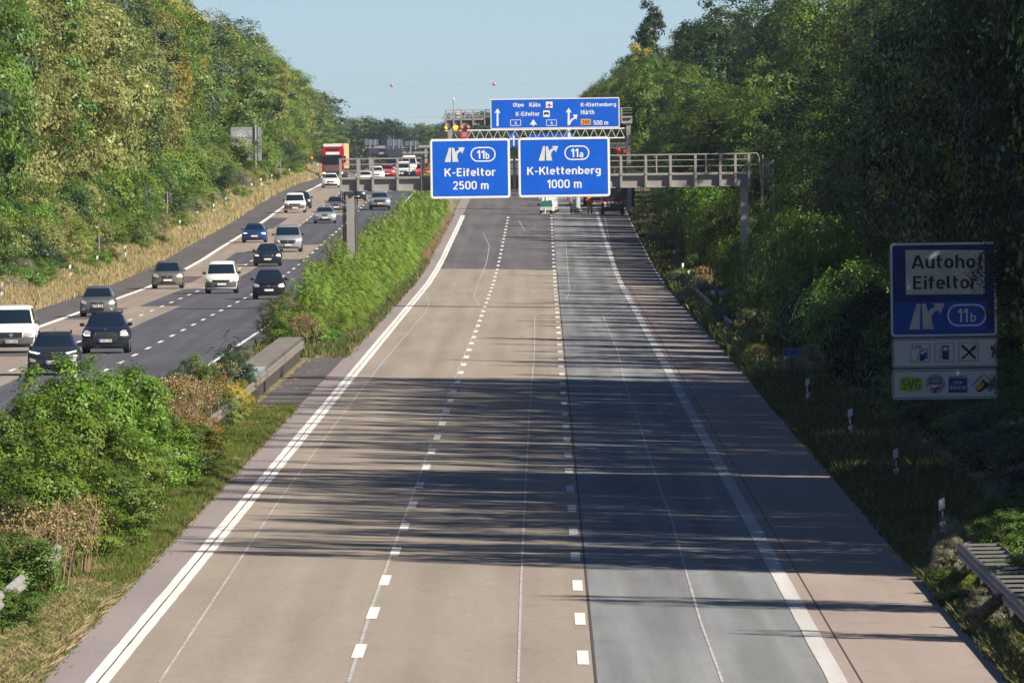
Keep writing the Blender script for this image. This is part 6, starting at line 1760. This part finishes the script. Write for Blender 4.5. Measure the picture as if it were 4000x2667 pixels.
bs = root('lane_sign', 'blue sign with a white arrow glimpsed between the big signs', 'road sign', P3D(2007, 550, 1300))
k = 1300 / FS
MB().prism(rrect(-16*k, 14*k, -26*k, 30*k, .05), 0, .05).build('panel', sign_blue_mid, bs); MB().box(-2.5*k, 2.5*k, -.01, -.001, -20*k, 12*k).build('arrow_shaft', sign_white, bs); MB().prism([(-5*k, 10*k), (5*k, 10*k), (0, 22*k)], -.012, -.002).build('arrow_head', sign_white, bs)
bs2 = root('lane_sign', 'low blue sign band just above the K-Klettenberg sign', 'road sign', P3D(2165, 532, 1310))
MB().prism(rrect(-100*k, 80*k, -10*k, 9*k, .03), 0, .05).build('panel', sign_blue_mid, bs2)
# lattice boom with red hook block
org = P3D(2385, 565, 1225)
r = root('crane_boom', 'short grey lattice boom with a red hook block right of the signs', 'crane boom', org)
k = 1225 / FS; mb = MB()
for z in (0, -18 * k): mb.bar((-10*k, 0, z + 4*k), (58 * k, 0, z + 4*k), .035, 5)
for i in range(6): mb.bar((i * 10 * k, 0, 4*k), ((i * 10 + 5) * k, 0, -14 * k), .02, 4); mb.bar(((i * 10 + 5) * k, 0, -14 * k), ((i + 1) * 10 * k, 0, 4*k), .02, 4)
mb.build('lattice', sign_back, r)
MB().bar((24 * k, 0, -14 * k), (28 * k, 0, -62 * k), .02, 5).build('cable', steel_dark, r)
MB().sphere((27 * k, 0, -24 * k), .28, 10, 7, (1.0, .7, .9)).build('hook_block', red_paint, r, smooth=True)
MB().bar((27 * k, 0, -30 * k), (31 * k, 0, -48 * k), .10, 6).build('red_weight', red_paint, r)
MB().box(50 * k, 62 * k, 0, .2, -34 * k, -20 * k).build('red_lamp', red_paint, r)

# litter on the asphalt shoulder and a white mark
tag(MB().box(-.25, .25, -.8, .8, 0, .02).build('litter', sign_white, None, on_road(-18.0, 742, .006)), 'white scrap of paper lying on the left hard shoulder', 'litter')

# ------------------------------------------------------------------ haze
mh = bpy.data.materials.new('air_haze'); mh.use_nodes = True
nt = mh.node_tree
for n_ in list(nt.nodes):
    if n_.type == 'BSDF_PRINCIPLED': nt.nodes.remove(n_)
pv = nt.nodes.new('ShaderNodeVolumePrincipled')
pv.inputs['Color'].default_value = (.72, .84, 1.0, 1)
pv.inputs['Density'].default_value = 3.4e-5
pv.inputs['Anisotropy'].default_value = 0.2
nt.links.new(pv.outputs[0], nt.nodes['Material Output'].inputs['Volume'])
tag(MB().box(-1600, 1600, -260, 9100, -2.5, 46).build('haze', mh), kind='stuff')
